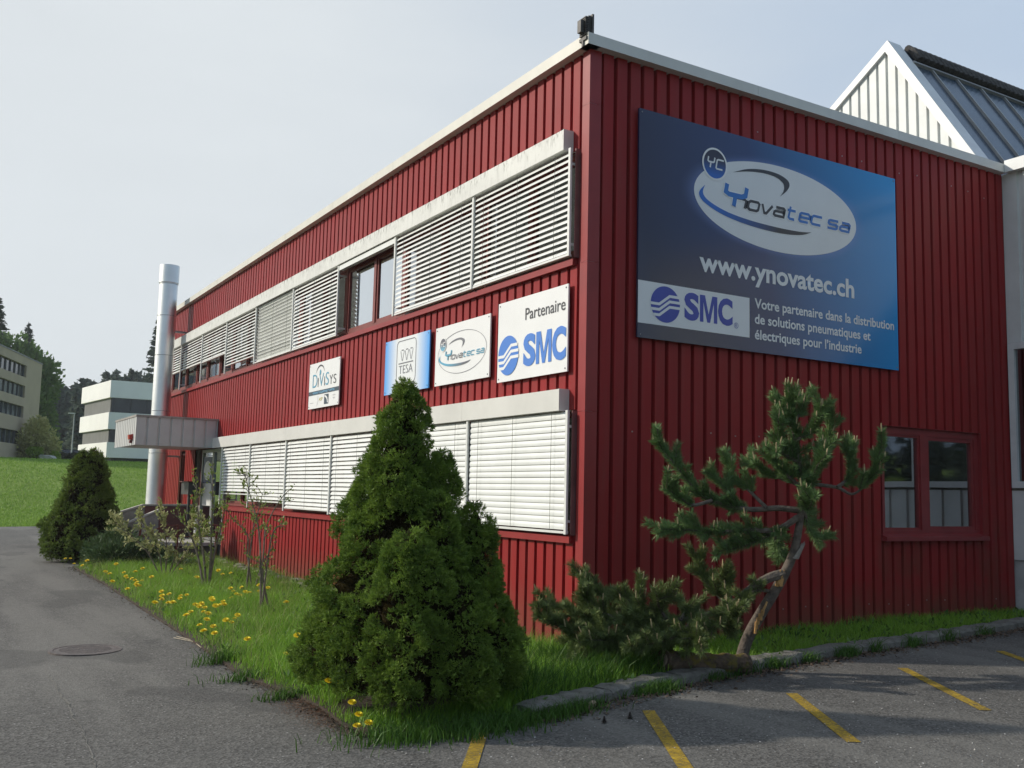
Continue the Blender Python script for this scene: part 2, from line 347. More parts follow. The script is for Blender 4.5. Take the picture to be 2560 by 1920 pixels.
def glassmat(name, tint, refl=.0, rough=.02):
    m = bpy.data.materials.new(name); m.use_nodes = True; t = m.node_tree; N = t.nodes; N.clear(); o = N.new('ShaderNodeOutputMaterial')
    g = N.new('ShaderNodeBsdfGlossy'); g.inputs['Roughness'].default_value = rough; g.inputs['Color'].default_value = (.9, .93, .95, 1)
    tr = N.new('ShaderNodeBsdfTransparent'); tr.inputs[0].default_value = (*tint, 1); fr = N.new('ShaderNodeFresnel'); fr.inputs[0].default_value = 1.55
    nz = noise(t, scaled(t, (1, 1, 1)), .8, 2); bp = N.new('ShaderNodeBump'); bp.inputs['Strength'].default_value = .04; bp.inputs['Distance'].default_value = .05; t.links.new(nz, bp.inputs['Height'])
    t.links.new(bp.outputs[0], g.inputs['Normal'])
    f = mathn(t, 'MINIMUM', mathn(t, 'ADD', mathn(t, 'MULTIPLY', fr.outputs[0], 1.8), refl), 1.0)
    ms = N.new('ShaderNodeMixShader'); t.links.new(f, ms.inputs[0]); t.links.new(tr.outputs[0], ms.inputs[1]); t.links.new(g.outputs[0], ms.inputs[2]); t.links.new(ms.outputs[0], o.inputs[0]); MATS[name] = m; return m
M_glass = glassmat('window_glass', (.5, .55, .56), .2)
M_glass3 = glassmat('sky_lit_window_glass', (.5, .55, .56), .55)
M_glass2 = glassmat('dark_window_glass', (.3, .33, .35), .2)
M_glass4 = glassmat('hazy_window_glass', (.8, .82, .82), .3)
PITCH = .2025
B = thing('red_office_building', 'long two-storey workshop clad in red ribbed steel with white blinds', 'building', (0, 0, -1.57))
def ribs(a0, a1, phase, w=.14, d=.056, sl=.01):
    """profile (s, depth) from a0 to a1; depth 0 = outer face."""
    pts = []; k = math.floor((a0-phase)/PITCH)
    pts.append((a0, None))
    while phase+k*PITCH < a1:
        p0 = phase+k*PITCH
        for s, dd in ((p0-sl, d), (p0, 0), (p0+w, 0), (p0+w+sl, d)):
            if a0 < s < a1: pts.append((s, dd))
        k += 1
    def dep(s):
        q = (s-phase) % PITCH
        if q <= w: return 0
        if q <= w+sl: return d*(q-w)/sl
        if q >= PITCH-sl: return d*(PITCH-q)/sl
        return d
    pts[0] = (a0, dep(a0)); pts.append((a1, dep(a1))); return pts
def clad_left(mb, y0, y1, z0, z1, ph=.0):
    P = ribs(y0, y1, ph); n = len(P); base = len(mb.v)
    mb.v += [(d, s, z0) for s, d in P]+[(d, s, z1) for s, d in P]
    for i in range(n-1): mb.f.append((base+i+1, base+i, base+n+i, base+n+i+1)); mb.mi.append(0)
def clad_right(mb, x0, x1, z0, z1, ph=.2):
    P = ribs(x0, x1, ph, w=.145, d=.056, sl=.012); n = len(P); base = len(mb.v)
    mb.v += [(s, d, z0) for s, d in P]+[(s, d, z1) for s, d in P]
    for i in range(n-1): mb.f.append((base+i, base+i+1, base+n+i+1, base+n+i)); mb.mi.append(0)
YE = 22.0; XE = 8.05
c = MB(); clad_left(c, .138, YE, 4.25, 5.42); clad_left(c, .138, YE, 1.16, 2.862); clad_left(c, .138, 15.15, -1.565, -.355)
clad_left(c, .138, .2, -.355, 1.16); clad_left(c, .138, .2, 2.862, 4.25); clad_left(c, 18.25, 19.35, -1.2, 1.16); clad_left(c, 19.85, YE, -1.565, 1.16)
c.build('long_wall_cladding', M_red, B)
WX0, WX1, WZ0, WZ1 = 5.04, 7.3, -.3, 1.25
c = MB(); clad_right(c, .1, WX0, -1.6, 5.42); clad_right(c, WX1, XE, -1.6, 5.42); clad_right(c, WX0, WX1, -1.6, WZ0); clad_right(c, WX0, WX1, WZ1, 5.42)
c.build('short_wall_cladding', M_red, B)
c = MB(); 
for z0, z1 in ((-1.6, 1.13), (1.133, 2.86), (2.863, 4.75), (4.753, 5.42)):
    c.add([(-.006, .14, z0), (-.006, -.006, z0), (.16, -.006, z0), (-.006, .14, z1), (-.006, -.006, z1), (.16, -.006, z1), (.05, .141, z0), (.05, .141, z1), (.161, .05, z0), (.161, .05, z1)], [(0, 1, 4, 3), (1, 2, 5, 4), (6, 0, 3, 7), (2, 8, 9, 5)])
c.build('corner_trim', M_redtrim, B)
# backing walls behind the sheets
s_ = MB()
for z0, z1 in ((-1.9, -.32), (1.2, 2.88), (4.24, 5.3)): s_.box((.075, .075, z0), (.25, YE, z1))
for (x0, x1, z0, z1) in ((.25, WX0, -1.9, 5.3), (WX1, XE, -1.9, 5.3), (WX0, WX1, -1.9, WZ0), (WX0, WX1, WZ1, 5.3)): s_.box((x0, .075, z0), (x1, .25, z1))
s_.box((.075, .076, -.32), (.25, .22, 1.2)); s_.box((.075, .076, 2.88), (.25, .22, 4.24)); s_.box((.25, YE-.2, -1.9), (XE, YE, 5.3)); s_.box((XE-.2, .25, -1.9), (XE, YE-.2, 5.3))
s_.box((.075, 18.2, -.32), (.25, 19.35, 1.2)); s_.box((.075, 19.85, -.32), (.25, YE, 1.2)); s_.box((.252, .25, 1.21), (XE-.2, YE-.2, 1.5)); s_.box((.252, .25, -1.2), (XE-.2, YE-.2, -1.0)); s_.box((4.0, .26, -1.0), (4.12, YE-.2, 1.2)); s_.box((4.0, .26, 1.5), (4.12, YE-.2, 5.28))
s_.build('inner_wall', M_inner, B)
MB().box((.075, .075, 5.301), (XE, YE, 5.45)).build('roof', M_roof, B)
MB().box((.012, .0, -2.0), (.05, 15.15, -1.568)).build('foundation', M_conc, B)
fa = MB()
for i in range(8):
    y0 = -.11+i*2.76+(.0 if i else .002); fa.box((-.11, y0, 5.412), (.07, min(y0+2.754, YE), 5.552))
f_ = fa.build('fascia', M_fascia, B)
fa = MB()
for x0, x1 in ((-.107, 2.6), (2.603, 5.4), (5.403, 8.0)): fa.box((max(x0, -.107), -.112, 5.412), (x1, .07, 5.549))
fa.build('fascia', M_fascia2, B)
# shutter boxes
def sbox(y0, y1, z0, z1, m, step, off):
    b = MB(); ys_ = [y0]+[y for y in np.arange(y0+off, y1, step)]+[y1]
    for a_, c_ in zip(ys_, ys_[1:]): b.box((-.14, a_+.0015, z0), (.03, c_-.0015, z1))
    o = b.build('shutter_box', m, B)
    e = MB(); e.box((-.143, y0-.012, z0-.003), (.03, y0+.0008, z1+.003)); e.build('end_cap', M_boxlo, o); return o
sbox(.335, YE, 4.252, 4.503, M_boxup, 2.5, 2.3); sbox(.335, 15.92, 1.147, 1.398, M_boxlo, 2.5, 2.36)
# sills
MB().prism([(-.055, .22, 2.85), (-.055, .22, 2.925), (.1, .22, 2.955), (.1, .22, 2.85)], (0, YE-.22, 0)).build('sill', M_redtrim, B)
MB().prism([(-.055, .2, -.36), (-.055, .2, -.285), (.1, .2, -.255), (.1, .2, -.36)], (0, 14.9, 0)).build('sill', M_redtrim, B)
# windows of the long side
UP = [.23, 2.59, 5.19, 7.69, 10.21, 12.78, 15.25, 17.7, 20.16, YE-.02]; LO = [.2, 2.58, 5.2, 7.7, 10.21, 12.71, 15.07]
def frame_box(mb, y0, y1, z0, z1, w, x0, x1):
    mb.box((x0, y0, z0), (x1, y0+w, z1)); mb.box((x0, y1-w, z0), (x1, y1, z1)); mb.box((x0+.001, y0+w, z0), (x1-.001, y1-w, z0+w)); mb.box((x0+.001, y0+w, z1-w), (x1-.001, y1-w, z1))
def window(y0, y1, z0, z1, gm=None):
    b = MB(); frame_box(b, y0, y1, z0, z1, .06, .06, .15); ym = y0+(y1-y0)*.47
    b.box((.055, ym-.045, z0+.06), (.15, ym+.045, z1-.06))
    frame_box(b, y0+.065, ym-.05, z0+.065, z1-.065, .05, .075, .13); frame_box(b, ym+.05, y1-.065, z0+.065, z1-.065, .05, .075, .13)
    o = b.build('window', M_redframe, B)
    for a_, c_ in ((y0+.115, ym-.1), (ym+.1, y1-.115)): MB().box((.098, a_-.004, z0+.11), (.104, c_+.004, z1-.11)).build('pane', gm or M_glass, o)
    return o
for a_, c_ in zip(UP, UP[1:]): window(a_+.003, c_-.003, 2.96, 4.238, M_glass3 if 5 < a_ < 5.5 else None)
for a_, c_ in zip(LO, LO[1:]): window(a_+.003, c_-.003, -.25, 1.195)
def blind(y0, y1, zt, zb, tilt, pitch, jig=0, sw=.078, first=None):
    mb = MB(); n = int(round((zt-zb)/pitch)); rr = random.Random(int(y0*100)+int(zb*50)); ct, st = math.cos(R(tilt)), math.sin(R(tilt))
    for i in range(n):
        z = zt-(i+.5)*pitch; base = len(mb.v); tj = rr.uniform(-1, 1)*jig
        ct, st = math.cos(R(tilt+tj)), math.sin(R(tilt+tj)); dz0, dz1 = rr.uniform(-.002, .002), rr.uniform(-.002, .002)
        prof = [(-.5, -.0), (-.22, .0085), (.08, .0105), (.32, .006), (.5, -.002)]
        for yy, dz in ((y0, dz0), (y1, dz1)):
            for q, h in prof:
                a_ = q*sw; mb.v.append((-.072+a_*ct-h*st, yy, z+a_*st+h*ct+dz))
        k = len(prof)
        for j in range(k-1): mb.f.append((base+j, base+j+1, base+k+j+1, base+k+j)); mb.mi.append(0)
    o = mb.build('blind', M_slat, B, smooth=True)
    MB().box((-.105, y0, zb-.028), (-.04, y1, zb-.002)).build('bottom_bar', M_rail, o)
    cd_ = MB()
    for q in (.12, .5, .88):
        y = y0+(y1-y0)*q
        for x in (-.116, -.03): cd_.box((x-.0018, y-.0018, zb), (x+.0018, y+.0018, zt))
    cd_.build('ladder_cord', M_cord, o)
    return o
ubz = [(2.985, 49), (2.985, 49), None, (2.985, 49), (2.99, -58), (3.17, 45), (3.5, 47), (3.52, 47), (3.52, 47)]
for (a_, c_), q in zip(zip(UP, UP[1:]), ubz):
    if q: blind(a_+.035, c_-.035, 4.235, q[0], q[1], .0735, 2.5 if q[1] > 0 else 5)
    else:
        o = MB().box((-.11, a_+.035, 4.15), (-.035, c_-.035, 4.235)).build('blind', M_slat, B); tag(o, 'raised blind packed up under the shutter box')
lbz = [(-.225, 80), (-.225, 77), (-.22, 60), (-.18, 57), (-.085, 57), (.05, 56)]
for (a_, c_), q in zip(zip(LO, LO[1:]), lbz): blind(a_+.035, c_-.035, 1.13, q[0], q[1], .0745, 1.5 if q[1] > 70 else 2.5)
for ys_, z0, z1 in ((UP[:9], 2.93, 4.25), (LO, -.28, 1.145)):
    for y in ys_:
        b = MB(); b.box((-.118, y-.021, z0+.02), (-.09, y+.021, z1)); b.box((-.09, y-.004, z0+.15), (.06, y+.004, z0+.18)); b.box((-.09, y-.004, z1-.2), (.06, y+.004, z1-.17)); b.build('guide_rail', M_rail, B)
# reveals of the strip windows at the corner end
c = MB(); c.box((-.05, .192, 2.94), (.06, .206, 4.25)); c.build('side_cover', mat('dull_mauve_metal', (.24, .1, .095), .5), B); c = MB(); c.box((-.05, .178, -.27), (.06, .19, 1.145)); c.build('side_cover', mat('dull_mauve_metal', (.24, .1, .095), .5), B)
# window of the short wall
b = MB(); yy0, yy1 = .05, .14
def fr(mb, x0, x1, z0, z1, w, y0, y1): mb.box((x0, y0, z0), (x0+w, y1, z1)); mb.box((x1-w, y0, z0), (x1, y1, z1)); mb.box((x0+w, y0+.001, z0), (x1-w, y1-.001, z0+w)); mb.box((x0+w, y0+.001, z1-w), (x1-w, y1-.001, z1))
fr(b, WX0, WX1, WZ0, WZ1, .1, .055, .2); b.box((5.94, .05, WZ0+.1), (6.1, .2, WZ1-.1)); fr(b, WX0+.1, 5.94, WZ0+.1, WZ1-.1, .035, .07, .15); fr(b, 6.1, WX1-.1, WZ0+.1, WZ1-.1, .055, .07, .15)
M_rw = mat('dark_red_frame', (.24, .03, .032), .4, var=.1, vs=3)
w_ = b.build('window', M_rw, B); tag(w_, 'two-pane window with red frame in the short wall')
MB().box((5.16, .105, -.18), (5.92, .11, 1.13)).build('pane', M_glass4, w_); MB().box((6.14, .105, -.16), (7.16, .11, 1.11)).build('pane', M_glass4, w_)
cu_ = MB()
for x0 in (5.14, 6.12):
    for i in range(30):
        a_, b_ = x0+i*.037, x0+(i+1)*.037; cu_.quad((a_, .27+.012*math.sin(i*1.3), -.3), (b_, .27+.012*math.sin((i+1)*1.3), -.3), (b_, .27+.012*math.sin((i+1)*1.3), .62 if x0 < 6 else .55), (a_, .27+.012*math.sin(i*1.3), .62 if x0 < 6 else .55))
cu_.build('net_curtain', mat('net_curtain', (.75, .76, .75), .9, var=.1, vs=8), w_)
MB().prism([(WX0-.02, -.075, -.345), (WX0-.02, -.075, -.285), (WX0-.02, .06, -.25), (WX0-.02, .06, -.345)], (WX1-WX0+.06, 0, 0)).build('sill', M_rw, w_)
c = MB(); c.box((WX0-.004, .0, WZ0), (WX0+.003, .055, WZ1)); c.box((WX1-.003, .0, WZ0), (WX1+.004, .055, WZ1)); c.box((WX0, .001, WZ1), (WX1, .055, WZ1+.004)); c.build('reveal', M_rw, w_)
# bolts along the sheets
bo = MB(); rb_ = random.Random(5)
for row, (x0, x1) in ((4.98, (.3, 7.9)), (.95, (.3, 4.6)), (-1.2, (.3, 7.9))):
    x = x0
    while x < x1:
        if rb_.random() < .55: bo.obox((.2+round((x-.2)/PITCH)*PITCH+.065, -.004, row+rb_.uniform(-.03, .03)), (.008, 0, 0), (0, .004, 0), (0, 0, .008))
        x += PITCH*2
bo.build('screw_heads', M_bolt, B)
# entrance
M_alu = mat('grey_aluminium', (.32, .33, .32), .4, .4, var=.08)
d = MB(); 
def fry(mb, y0, y1, z0, z1, w, x0, x1): frame_box(mb, y0, y1, z0, z1, w, x0, x1)
fry(d, 15.2, 16.35, -1.15, 1.14, .08, .02, .1); fry(d, 16.36, 17.5, -1.15, 1.14, .08, .02, .1)
dr = d.build('door', M_alu, B); tag(dr, 'glazed grey metal entrance door under the canopy')
for y0, y1 in ((15.28, 16.27), (16.44, 17.42)): MB().box((.055, y0, -1.07), (.062, y1, 1.06)).build('pane', M_glass, dr)
MB().box((.01, 16.3, -.3), (.018, 16.33, .1)).build('handle', M_rail, dr)
po = MB(); po.box((.04, 16.5, .28), (.045, 17.38, .95)); M_pob = mat('navy_print', (.015, .035, .12), .4, var=.1); pos_ = po.build('poster', M_pob, dr)
el = MB(); el.lathe((0, 0), [(1, 0), (.001, 0)], 32); el.v = [(.037, 16.94+.36*v[1], .6+.25*v[0]) for v in el.v]; el.build('emblem', M_rail, pos_)
MB().box((.04, 16.5, -.3), (.045, 17.38, .275)).build('notice', M_rail, dr)
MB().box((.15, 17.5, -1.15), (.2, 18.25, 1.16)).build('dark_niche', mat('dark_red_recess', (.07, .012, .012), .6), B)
wn_ = MB(); frame_box(wn_, 19.35, 19.85, .2, 1.1, .05, .03, .1); wn_ = wn_.build('window', M_redframe, B); MB().box((.06, 19.4, .25), (.066, 19.8, 1.05)).build('pane', M_glass, wn_)
MB().box((.05, 19.35, -1.57), (.1, 19.85, .2)).build('panel', M_redtrim, B)
# canopy
M_can = mat('canopy_sheet', (.52, .52, .5), .5, var=.06, vs=2); M_cant = mat('canopy_trim', (.33, .3, .27), .6, var=.2, vs=6)
cx0, cy0, cy1, cz0, cz1 = -1.97, 15.93, 18.85, 1.15, 1.86
k = MB(); k.box((cx0+.06, cy0+.06, cz0+.02), (.0, cy1-.06, cz1-.03))
def ribx(mb, x0, x1, y, z0, z1, sgn):
    n = int((x1-x0)/.25); w = (x1-x0)/n
    for i in range(n):
        a_ = x0+i*w; mb.quad((a_, y, z0), (a_+w*.8, y, z0), (a_+w*.8, y, z1), (a_, y, z1)); mb.quad((a_+w*.8, y, z0), (a_+w*.84, y+.03, z0), (a_+w*.84, y+.03, z1), (a_+w*.8, y, z1)); mb.quad((a_+w*.84, y+.03, z0), (a_+w*.96, y+.03, z0), (a_+w*.96, y+.03, z1), (a_+w*.84, y+.03, z1)); mb.quad((a_+w*.96, y+.03, z0), (a_+w, y, z0), (a_+w, y, z1), (a_+w*.96, y+.03, z1))
ribx(k, cx0, -.02, cy0, cz0, cz1-.03, 1)
n = 12; w = (cy1-cy0)/n
for i in range(n):
    a_ = cy0+i*w; x = cx0
    k.quad((x, a_+w*.75, cz0), (x, a_, cz0), (x, a_, cz1-.03), (x, a_+w*.75, cz1-.03)); k.quad((x+.03, a_+w*.8, cz0), (x, a_+w*.75, cz0), (x, a_+w*.75, cz1-.03), (x+.03, a_+w*.8, cz1-.03)); k.quad((x+.03, a_+w*.95, cz0), (x+.03, a_+w*.8, cz0), (x+.03, a_+w*.8, cz1-.03), (x+.03, a_+w*.95, cz1-.03)); k.quad((x, a_+w, cz0), (x+.03, a_+w*.95, cz0), (x+.03, a_+w*.95, cz1-.03), (x, a_+w, cz1-.03))
ca = k.build('canopy', M_can, B); tag(ca, 'flat entrance canopy faced with pale ribbed sheet')
k = MB(); k.box((cx0-.015, cy0-.015, cz1-.03), (.0, cy1, cz1+.02)); k.build('edge_trim', M_cant, ca)
al = thing('alarm_lamp', 'small red alarm lamp on the outer side of the entrance canopy', 'lamp', (cx0-.05, 16.35, 1.25))
M_alarm = mat('red_plastic', (.4, .02, .015), .3, var=.05)
MB().prism([(cx0, 16.25, 1.27), (cx0-.08, 16.25, 1.29), (cx0-.09, 16.25, 1.4), (cx0, 16.25, 1.42)], (0, .22, 0)).build('lens', M_alarm, al); MB().box((cx0-.06, 16.32, 1.2), (cx0, 16.4, 1.268)).build('base', M_redframe, al)
# ------------------------------------------------------------------ chimney
def steel_b(t, out, b, mp):
    r_ = noise(t, scaled(t, (3, 3, 40)), 1, 3); t.links.new(ramp(t, r_, -1.4, 3.0), b.inputs['Roughness']); return out
M_steel = mat('brushed_steel', (.8, .81, .8), .3, .92, var=.04, vs=2, build=steel_b)
ch = thing('steel_chimney', 'tall round stainless steel flue pipe standing beside the entrance canopy', 'chimney', (-.58, 20.15, -1.6))
prof = [(.255, -1.6)]
for z in (-.75, 1.1, 2.3, 3.9, 5.05): prof += [(.255, z-.012), (.262, z-.008), (.262, z+.008), (.255, z+.012)]
prof += [(.255, 6.02)]
MB().lathe((-.58, 20.15), prof, 72).build('pipe', M_steel, ch)
MB().lathe((-.58, 20.15), [(.255, 6.0), (.275, 6.02), (.275, 6.53), (.262, 6.53), (.262, 6.05)], 72).build('cap', M_steel, ch)
b = MB()
for z in (-.75, 1.1, 2.3, 3.9, 5.05, 5.98): b.lathe((-.58, 20.15), [(.2635, z-.006), (.2635, z+.006)], 72)
b.build('joint_band', M_alu, ch)
b = MB()
for z in (1.0, 4.6): b.box((-.34, 20.1, z), (.0, 20.2, z+.05))
b.build('wall_bracket', M_alu, ch)
# ------------------------------------------------------------------ floodlight on the roof corner
fl = thing('floodlight', 'dark finned floodlight perched on the roof corner', 'floodlight', (-.1, -.05, 5.45))
M_fl = mat('weathered_dark_metal', (.09, .085, .08), .6, .3, var=.2, vs=12)
MB().box((-.05, -.1, 5.51), (-.025, .06, 5.79)).build('front_frame', M_fl, fl)
f = MB()
for i in range(11): f.box((-.135, -.085, 5.53+i*.021), (-.0505, .045, 5.539+i*.021))
f.box((-.09, -.08, 5.53), (-.051, .04, 5.77)).build('cooling_fins', M_fl, fl)
MB().box((-.18, -.05, 5.56), (-.1355, .02, 5.71)).build('driver_box', M_fl, fl)
f = MB(); f.box((-.13, -.09, 5.47), (-.04, .05, 5.509)); f.box((-.13, -.03, 5.4), (-.122, .0, 5.47)); f.build('bracket', M_fl, fl)
# ------------------------------------------------------------------ entrance stair, rails, mailbox
st = thing('entrance_stair', 'concrete entrance landing and steps with two sloping side walls', 'stair', (-1, 16.6, -1.6))
M_stair = mat('stair_concrete', (.3, .285, .255), .9, var=.2, vs=5, bump=.3, bs=40); M_slab = mat('pale_slab', (.46, .44, .4), .85, var=.12, vs=5)
MB().box((-1.72, 15.5, -1.62), (-.0, 18.4, -1.245)).build('base', mat('dark_concrete', (.13, .12, .1), .9, var=.25, vs=4), st)
MB().box((-1.78, 15.42, -1.243), (-.002, 18.4, -1.165)).build('landing_slab', M_slab, st)
for i in range(2): MB().box((-2.08-.3*i, 15.75, -1.62), (-1.781-.3*i, 18.0, -1.29-.125*i)).build('step', M_slab, st)
pw = MB().prism([(-2.3, 15.75, -1.62), (-2.3, 15.75, -.86), (-1.35, 15.75, -.43), (-1.35, 15.75, -1.164), (-1.78, 15.75, -1.164), (-1.785, 15.75, -1.62)], (0, .16, 0)).build('side_wall', M_stair, st)
MB().prism([(-2.33, 15.73, -.86), (-2.33, 15.73, -.82), (-1.33, 15.73, -.37), (-1.33, 15.73, -.415)], (0, .2, 0)).build('coping', M_slab, pw)
pw = MB().prism([(-2.35, 18.02, -1.62), (-2.35, 18.02, -.72), (-1.3, 18.02, -.36), (-.02, 18.02, -.34), (-.02, 18.02, -1.164), (-1.78, 18.02, -1.164), (-1.785, 18.02, -1.62)], (0, .16, 0)).build('side_wall', M_stair, st)
MB().prism([(-2.38, 18.0, -.72), (-2.38, 18.0, -.68), (-1.3, 18.0, -.31), (-.02, 18.0, -.29), (-.02, 18.0, -.338), (-1.3, 18.0, -.358)], (0, .2, 0)).build('coping', M_slab, pw)
MB().box((-1.25, 17.97, -1.1), (-.03, 18.015, -.36)).build('balustrade_panel', mat('brown_red_panel', (.16, .06, .055), .6, var=.1), st)
rl = thing('handrail', 'rusty red steel handrail on the near edge of the entrance landing', 'handrail', (-1, 15.3, -1.6))
M_rust = mat('rust_red_steel', (.16, .045, .03), .6, var=.2, vs=8)
for x in (-1.83, -.98, -.06): MB().box((x-.025, 15.32, -1.6), (x+.025, 15.36, -.72)).build('post', M_rust, rl)
b = MB(); b.tube([(-2.05, 15.34, -1.12), (-1.3, 15.34, -.76), (-.04, 15.34, -.74)], .02, 6); b.build('top_rail', M_rust, rl)
MB().tube([(-1.83, 15.34, -1.02), (-.06, 15.34, -1.02)], .014, 6).build('mid_rail', M_rust, rl)
ml = thing('mailbox', 'dark grey letter box on a post beside the entrance door', 'mailbox', (-.25, 17.6, -1.165))
M_dark = mat('dark_grey_metal', (.05, .05, .048), .5, var=.15)
MB().box((-.36, 17.2, -.03), (-.12, 18.0, .29)).build('box', M_dark, ml); MB().box((-.4, 17.15, .291), (-.08, 18.05, .315)).build('lid', M_rust, ml); MB().box((-.27, 17.55, -1.165), (-.21, 17.65, -.031)).build('post', M_dark, ml)
wp = thing('white_post', 'short white bollard on the landing by the wall', 'bollard', (-.42, 15.9, -1.165))
MB().lathe((-.42, 15.9), [(.05, -1.165), (.05, -.52), (.03, -.48), (.001, -.475)], 16).build('post', M_rail, wp); MB().box((-.5, 15.82, -1.165), (-.34, 15.98, -1.12)).build('base', M_rail, wp)
# ------------------------------------------------------------------ signs
M_white = mat('sign_white', (.78, .78, .77), .35, var=.02, vs=2)
M_blue = mat('logo_blue', (.05, .2, .62), .35, var=.02); M_navy = mat('logo_navy_blue', (.03, .055, .36), .35, var=.02)
M_grey = mat('print_grey', (.05, .05, .055), .4, var=.02); M_lgrey = mat('print_pale_grey', (.45, .45, .47), .4, var=.02); M_mgrey = mat('print_mid_grey', (.16, .16, .18), .4, var=.02)
M_teal = mat('print_teal', (.1, .33, .47), .4, var=.02); M_slate = mat('print_slate', (.035, .06, .085), .4, var=.02); M_yellow = mat('print_yellow', (.5, .42, .03), .4, var=.02); M_lblue = mat('print_light_blue', (.2, .5, .75), .4, var=.02)
M_bwhite = mat('billboard_print_white', (.72, .73, .74), .3, var=.02, vs=2)
def gradmat(name, ax, lo, hi, c0, c1, rough=.35):
    def bd(t, out, b, mp):
        return mixc(t, ramp(t, posxyz(t)[ax], lo, hi), c0, c1)
    return mat(name, c0, rough, build=bd)
class Frame:
    def __init__(s, org, u, v, n): s.o, s.u, s.v, s.n = map(Vector, (org, u, v, n))
    def p(s, a, b, h=0): return s.o+s.u*a+s.v*b+s.n*h
FR = Frame((0, -.06, 0), (1, 0, 0), (0, 0, 1), (0, -1, 0))      # u = x, v = z
FL = Frame((-.06, 0, 0), (0, -1, 0), (0, 0, 1), (-1, 0, 0))     # u = -y, v = z
def text(body, F, u0, u1, v0, v1, m, parent, h=.003, bold=0, shear=0, name='lettering', keep=False, spacing=1):
    cu = bpy.data.curves.new('txt', 'FONT'); cu.body = body; cu.size = 1; cu.offset = bold; cu.shear = shear; cu.resolution_u = 4; cu.fill_mode = 'FRONT'; cu.space_character = spacing
    ob = bpy.data.objects.new('txt', cu); COL.objects.link(ob); dg = bpy.context.evaluated_depsgraph_get(); dg.update()
    me = bpy.data.meshes.new_from_object(ob.evaluated_get(dg)); bpy.data.objects.remove(ob)
    n = len(me.vertices); co = np.empty(n*3, np.float32); me.vertices.foreach_get('co', co); co = co.reshape(-1, 3)
    mn, mxx = co.min(0), co.max(0); s = (np.array([u1-u0, v1-v0]))/(mxx-mn)[:2]
    if keep: s[0] = s[1]*keep
    q = (co[:, :2]-mn[:2])*s; W3 = np.array([F.p(u0+a_, v0+b_, h) for a_, b_ in q], np.float32)
    me.vertices.foreach_set('co', W3.reshape(-1)); me.materials.clear(); me.update()
    return link(name, me, m, parent)
def poly(F, pts, m, parent, name, h=.003):
    mb = MB(); mb.add([F.p(a_, b_, h) for a_, b_ in pts], [tuple(range(len(pts)))]); return mb.build(name, m, parent)
def ellipse(F, cu_, cv, ru, rv, m, parent, name, h=.003, inner=0, seg=64):
    mb = MB(); P = [(math.cos(2*PI*k/seg), math.sin(2*PI*k/seg)) for k in range(seg)]
    if not inner: mb.add([F.p(cu_+ru*a_, cv+rv*b_, h) for a_, b_ in P], [tuple(range(seg))])
    else:
        mb.add([F.p(cu_+ru*a_, cv+rv*b_, h) for a_, b_ in P]+[F.p(cu_+(ru-inner)*a_, cv+(rv-inner)*b_, h) for a_, b_ in P], [(k, (k+1) % seg, seg+(k+1) % seg, seg+k) for k in range(seg)])
    return mb.build(name, m, parent)
def ribbon(mb, F, pts, w, h, closed=False):
    P = [Vector((a_, b_)) for a_, b_ in pts]; n = len(P); Lf = []; Rt = []
    for i in range(n):
        if closed: a_, c_ = P[i-1], P[(i+1) % n]
        else: a_, c_ = P[max(i-1, 0)], P[min(i+1, n-1)]
        d1 = (P[i]-a_) if (closed or i > 0) else (c_-P[i]); d2 = (c_-P[i]) if (closed or i < n-1) else (P[i]-a_)
        d1.normalize(); d2.normalize(); n1 = Vector((-d1.y, d1.x)); n2 = Vector((-d2.y, d2.x)); b = n1+n2
        b = b.normalized() if b.length > 1e-6 else n1
        k = w/2/max(.45, b.dot(n1)); Lf.append(P[i]+b*k); Rt.append(P[i]-b*k)
    base = len(mb.v); mb.v += [tuple(F.p(q.x, q.y, h)) for q in Lf]+[tuple(F.p(q.x, q.y, h)) for q in Rt]
    for i in range(n if closed else n-1):
        j = (i+1) % n; mb.f.append((base+n+i, base+n+j, base+j, base+i)); mb.mi.append(0)
GL = dict(n=[[(0,0),(0,1),(.82,1),(1,.85),(1,0)]], o=[[(.14,0),(.86,0),(1,.16),(1,.84),(.86,1),(.14,1),(0,.84),(0,.16),(.14,0)]], v=[[(0,1),(.35,0),(.55,0),(1,1)]],
  a=[[(.1,1),(.86,1),(1,.85),(1,0),(.14,0),(0,.12),(0,.42),(.12,.54),(1,.54)]], t=[[(.2,1.45),(.2,.16),(.36,0),(.8,0)],[(-.02,1),(.78,1)]], e=[[(.95,0),(.14,0),(0,.16),(0,.84),(.14,1),(.86,1),(1,.85),(1,.5),(.06,.5)]],
  c=[[(1,0),(.14,0),(0,.16),(0,.84),(.14,1),(1,1)]], s=[[(0,0),(.86,0),(1,.12),(1,.4),(.88,.5),(.12,.5),(0,.6),(0,.88),(.14,1),(1,1)]],
  Y=[[(0,1.8),(0,1.0),(.18,.82),(.82,.82),(1,1.0),(1,1.8)],[(.5,.82),(.5,-.25)]], C=[[(1,0),(.14,0),(0,.16),(0,1.64),(.14,1.8),(1,1.8)]])
def techno(F, ch, u, v, wd, xh, th, sh, h, mb):
    for k, st_ in enumerate(GL[ch]):
        ribbon(mb, F, [(u+a_*wd+(b_*xh)*sh, v+b_*xh) for a_, b_ in st_], th, h+.0004*k)
def cat(pts, n=6):
    out = []; P = [pts[0]]+list(pts)+[pts[-1]]
    for i in range(1, len(P)-2):
        p0, p1, p2, p3 = map(np.array, P[i-1:i+3])
        for k in range(n):
            t = k/n; out.append(tuple(.5*((2*p1)+(-p0+p2)*t+(2*p0-5*p1+4*p2-p3)*t*t+(-p0+3*p1-3*p2+p3)*t**3)))
    return out+[tuple(pts[-1])]
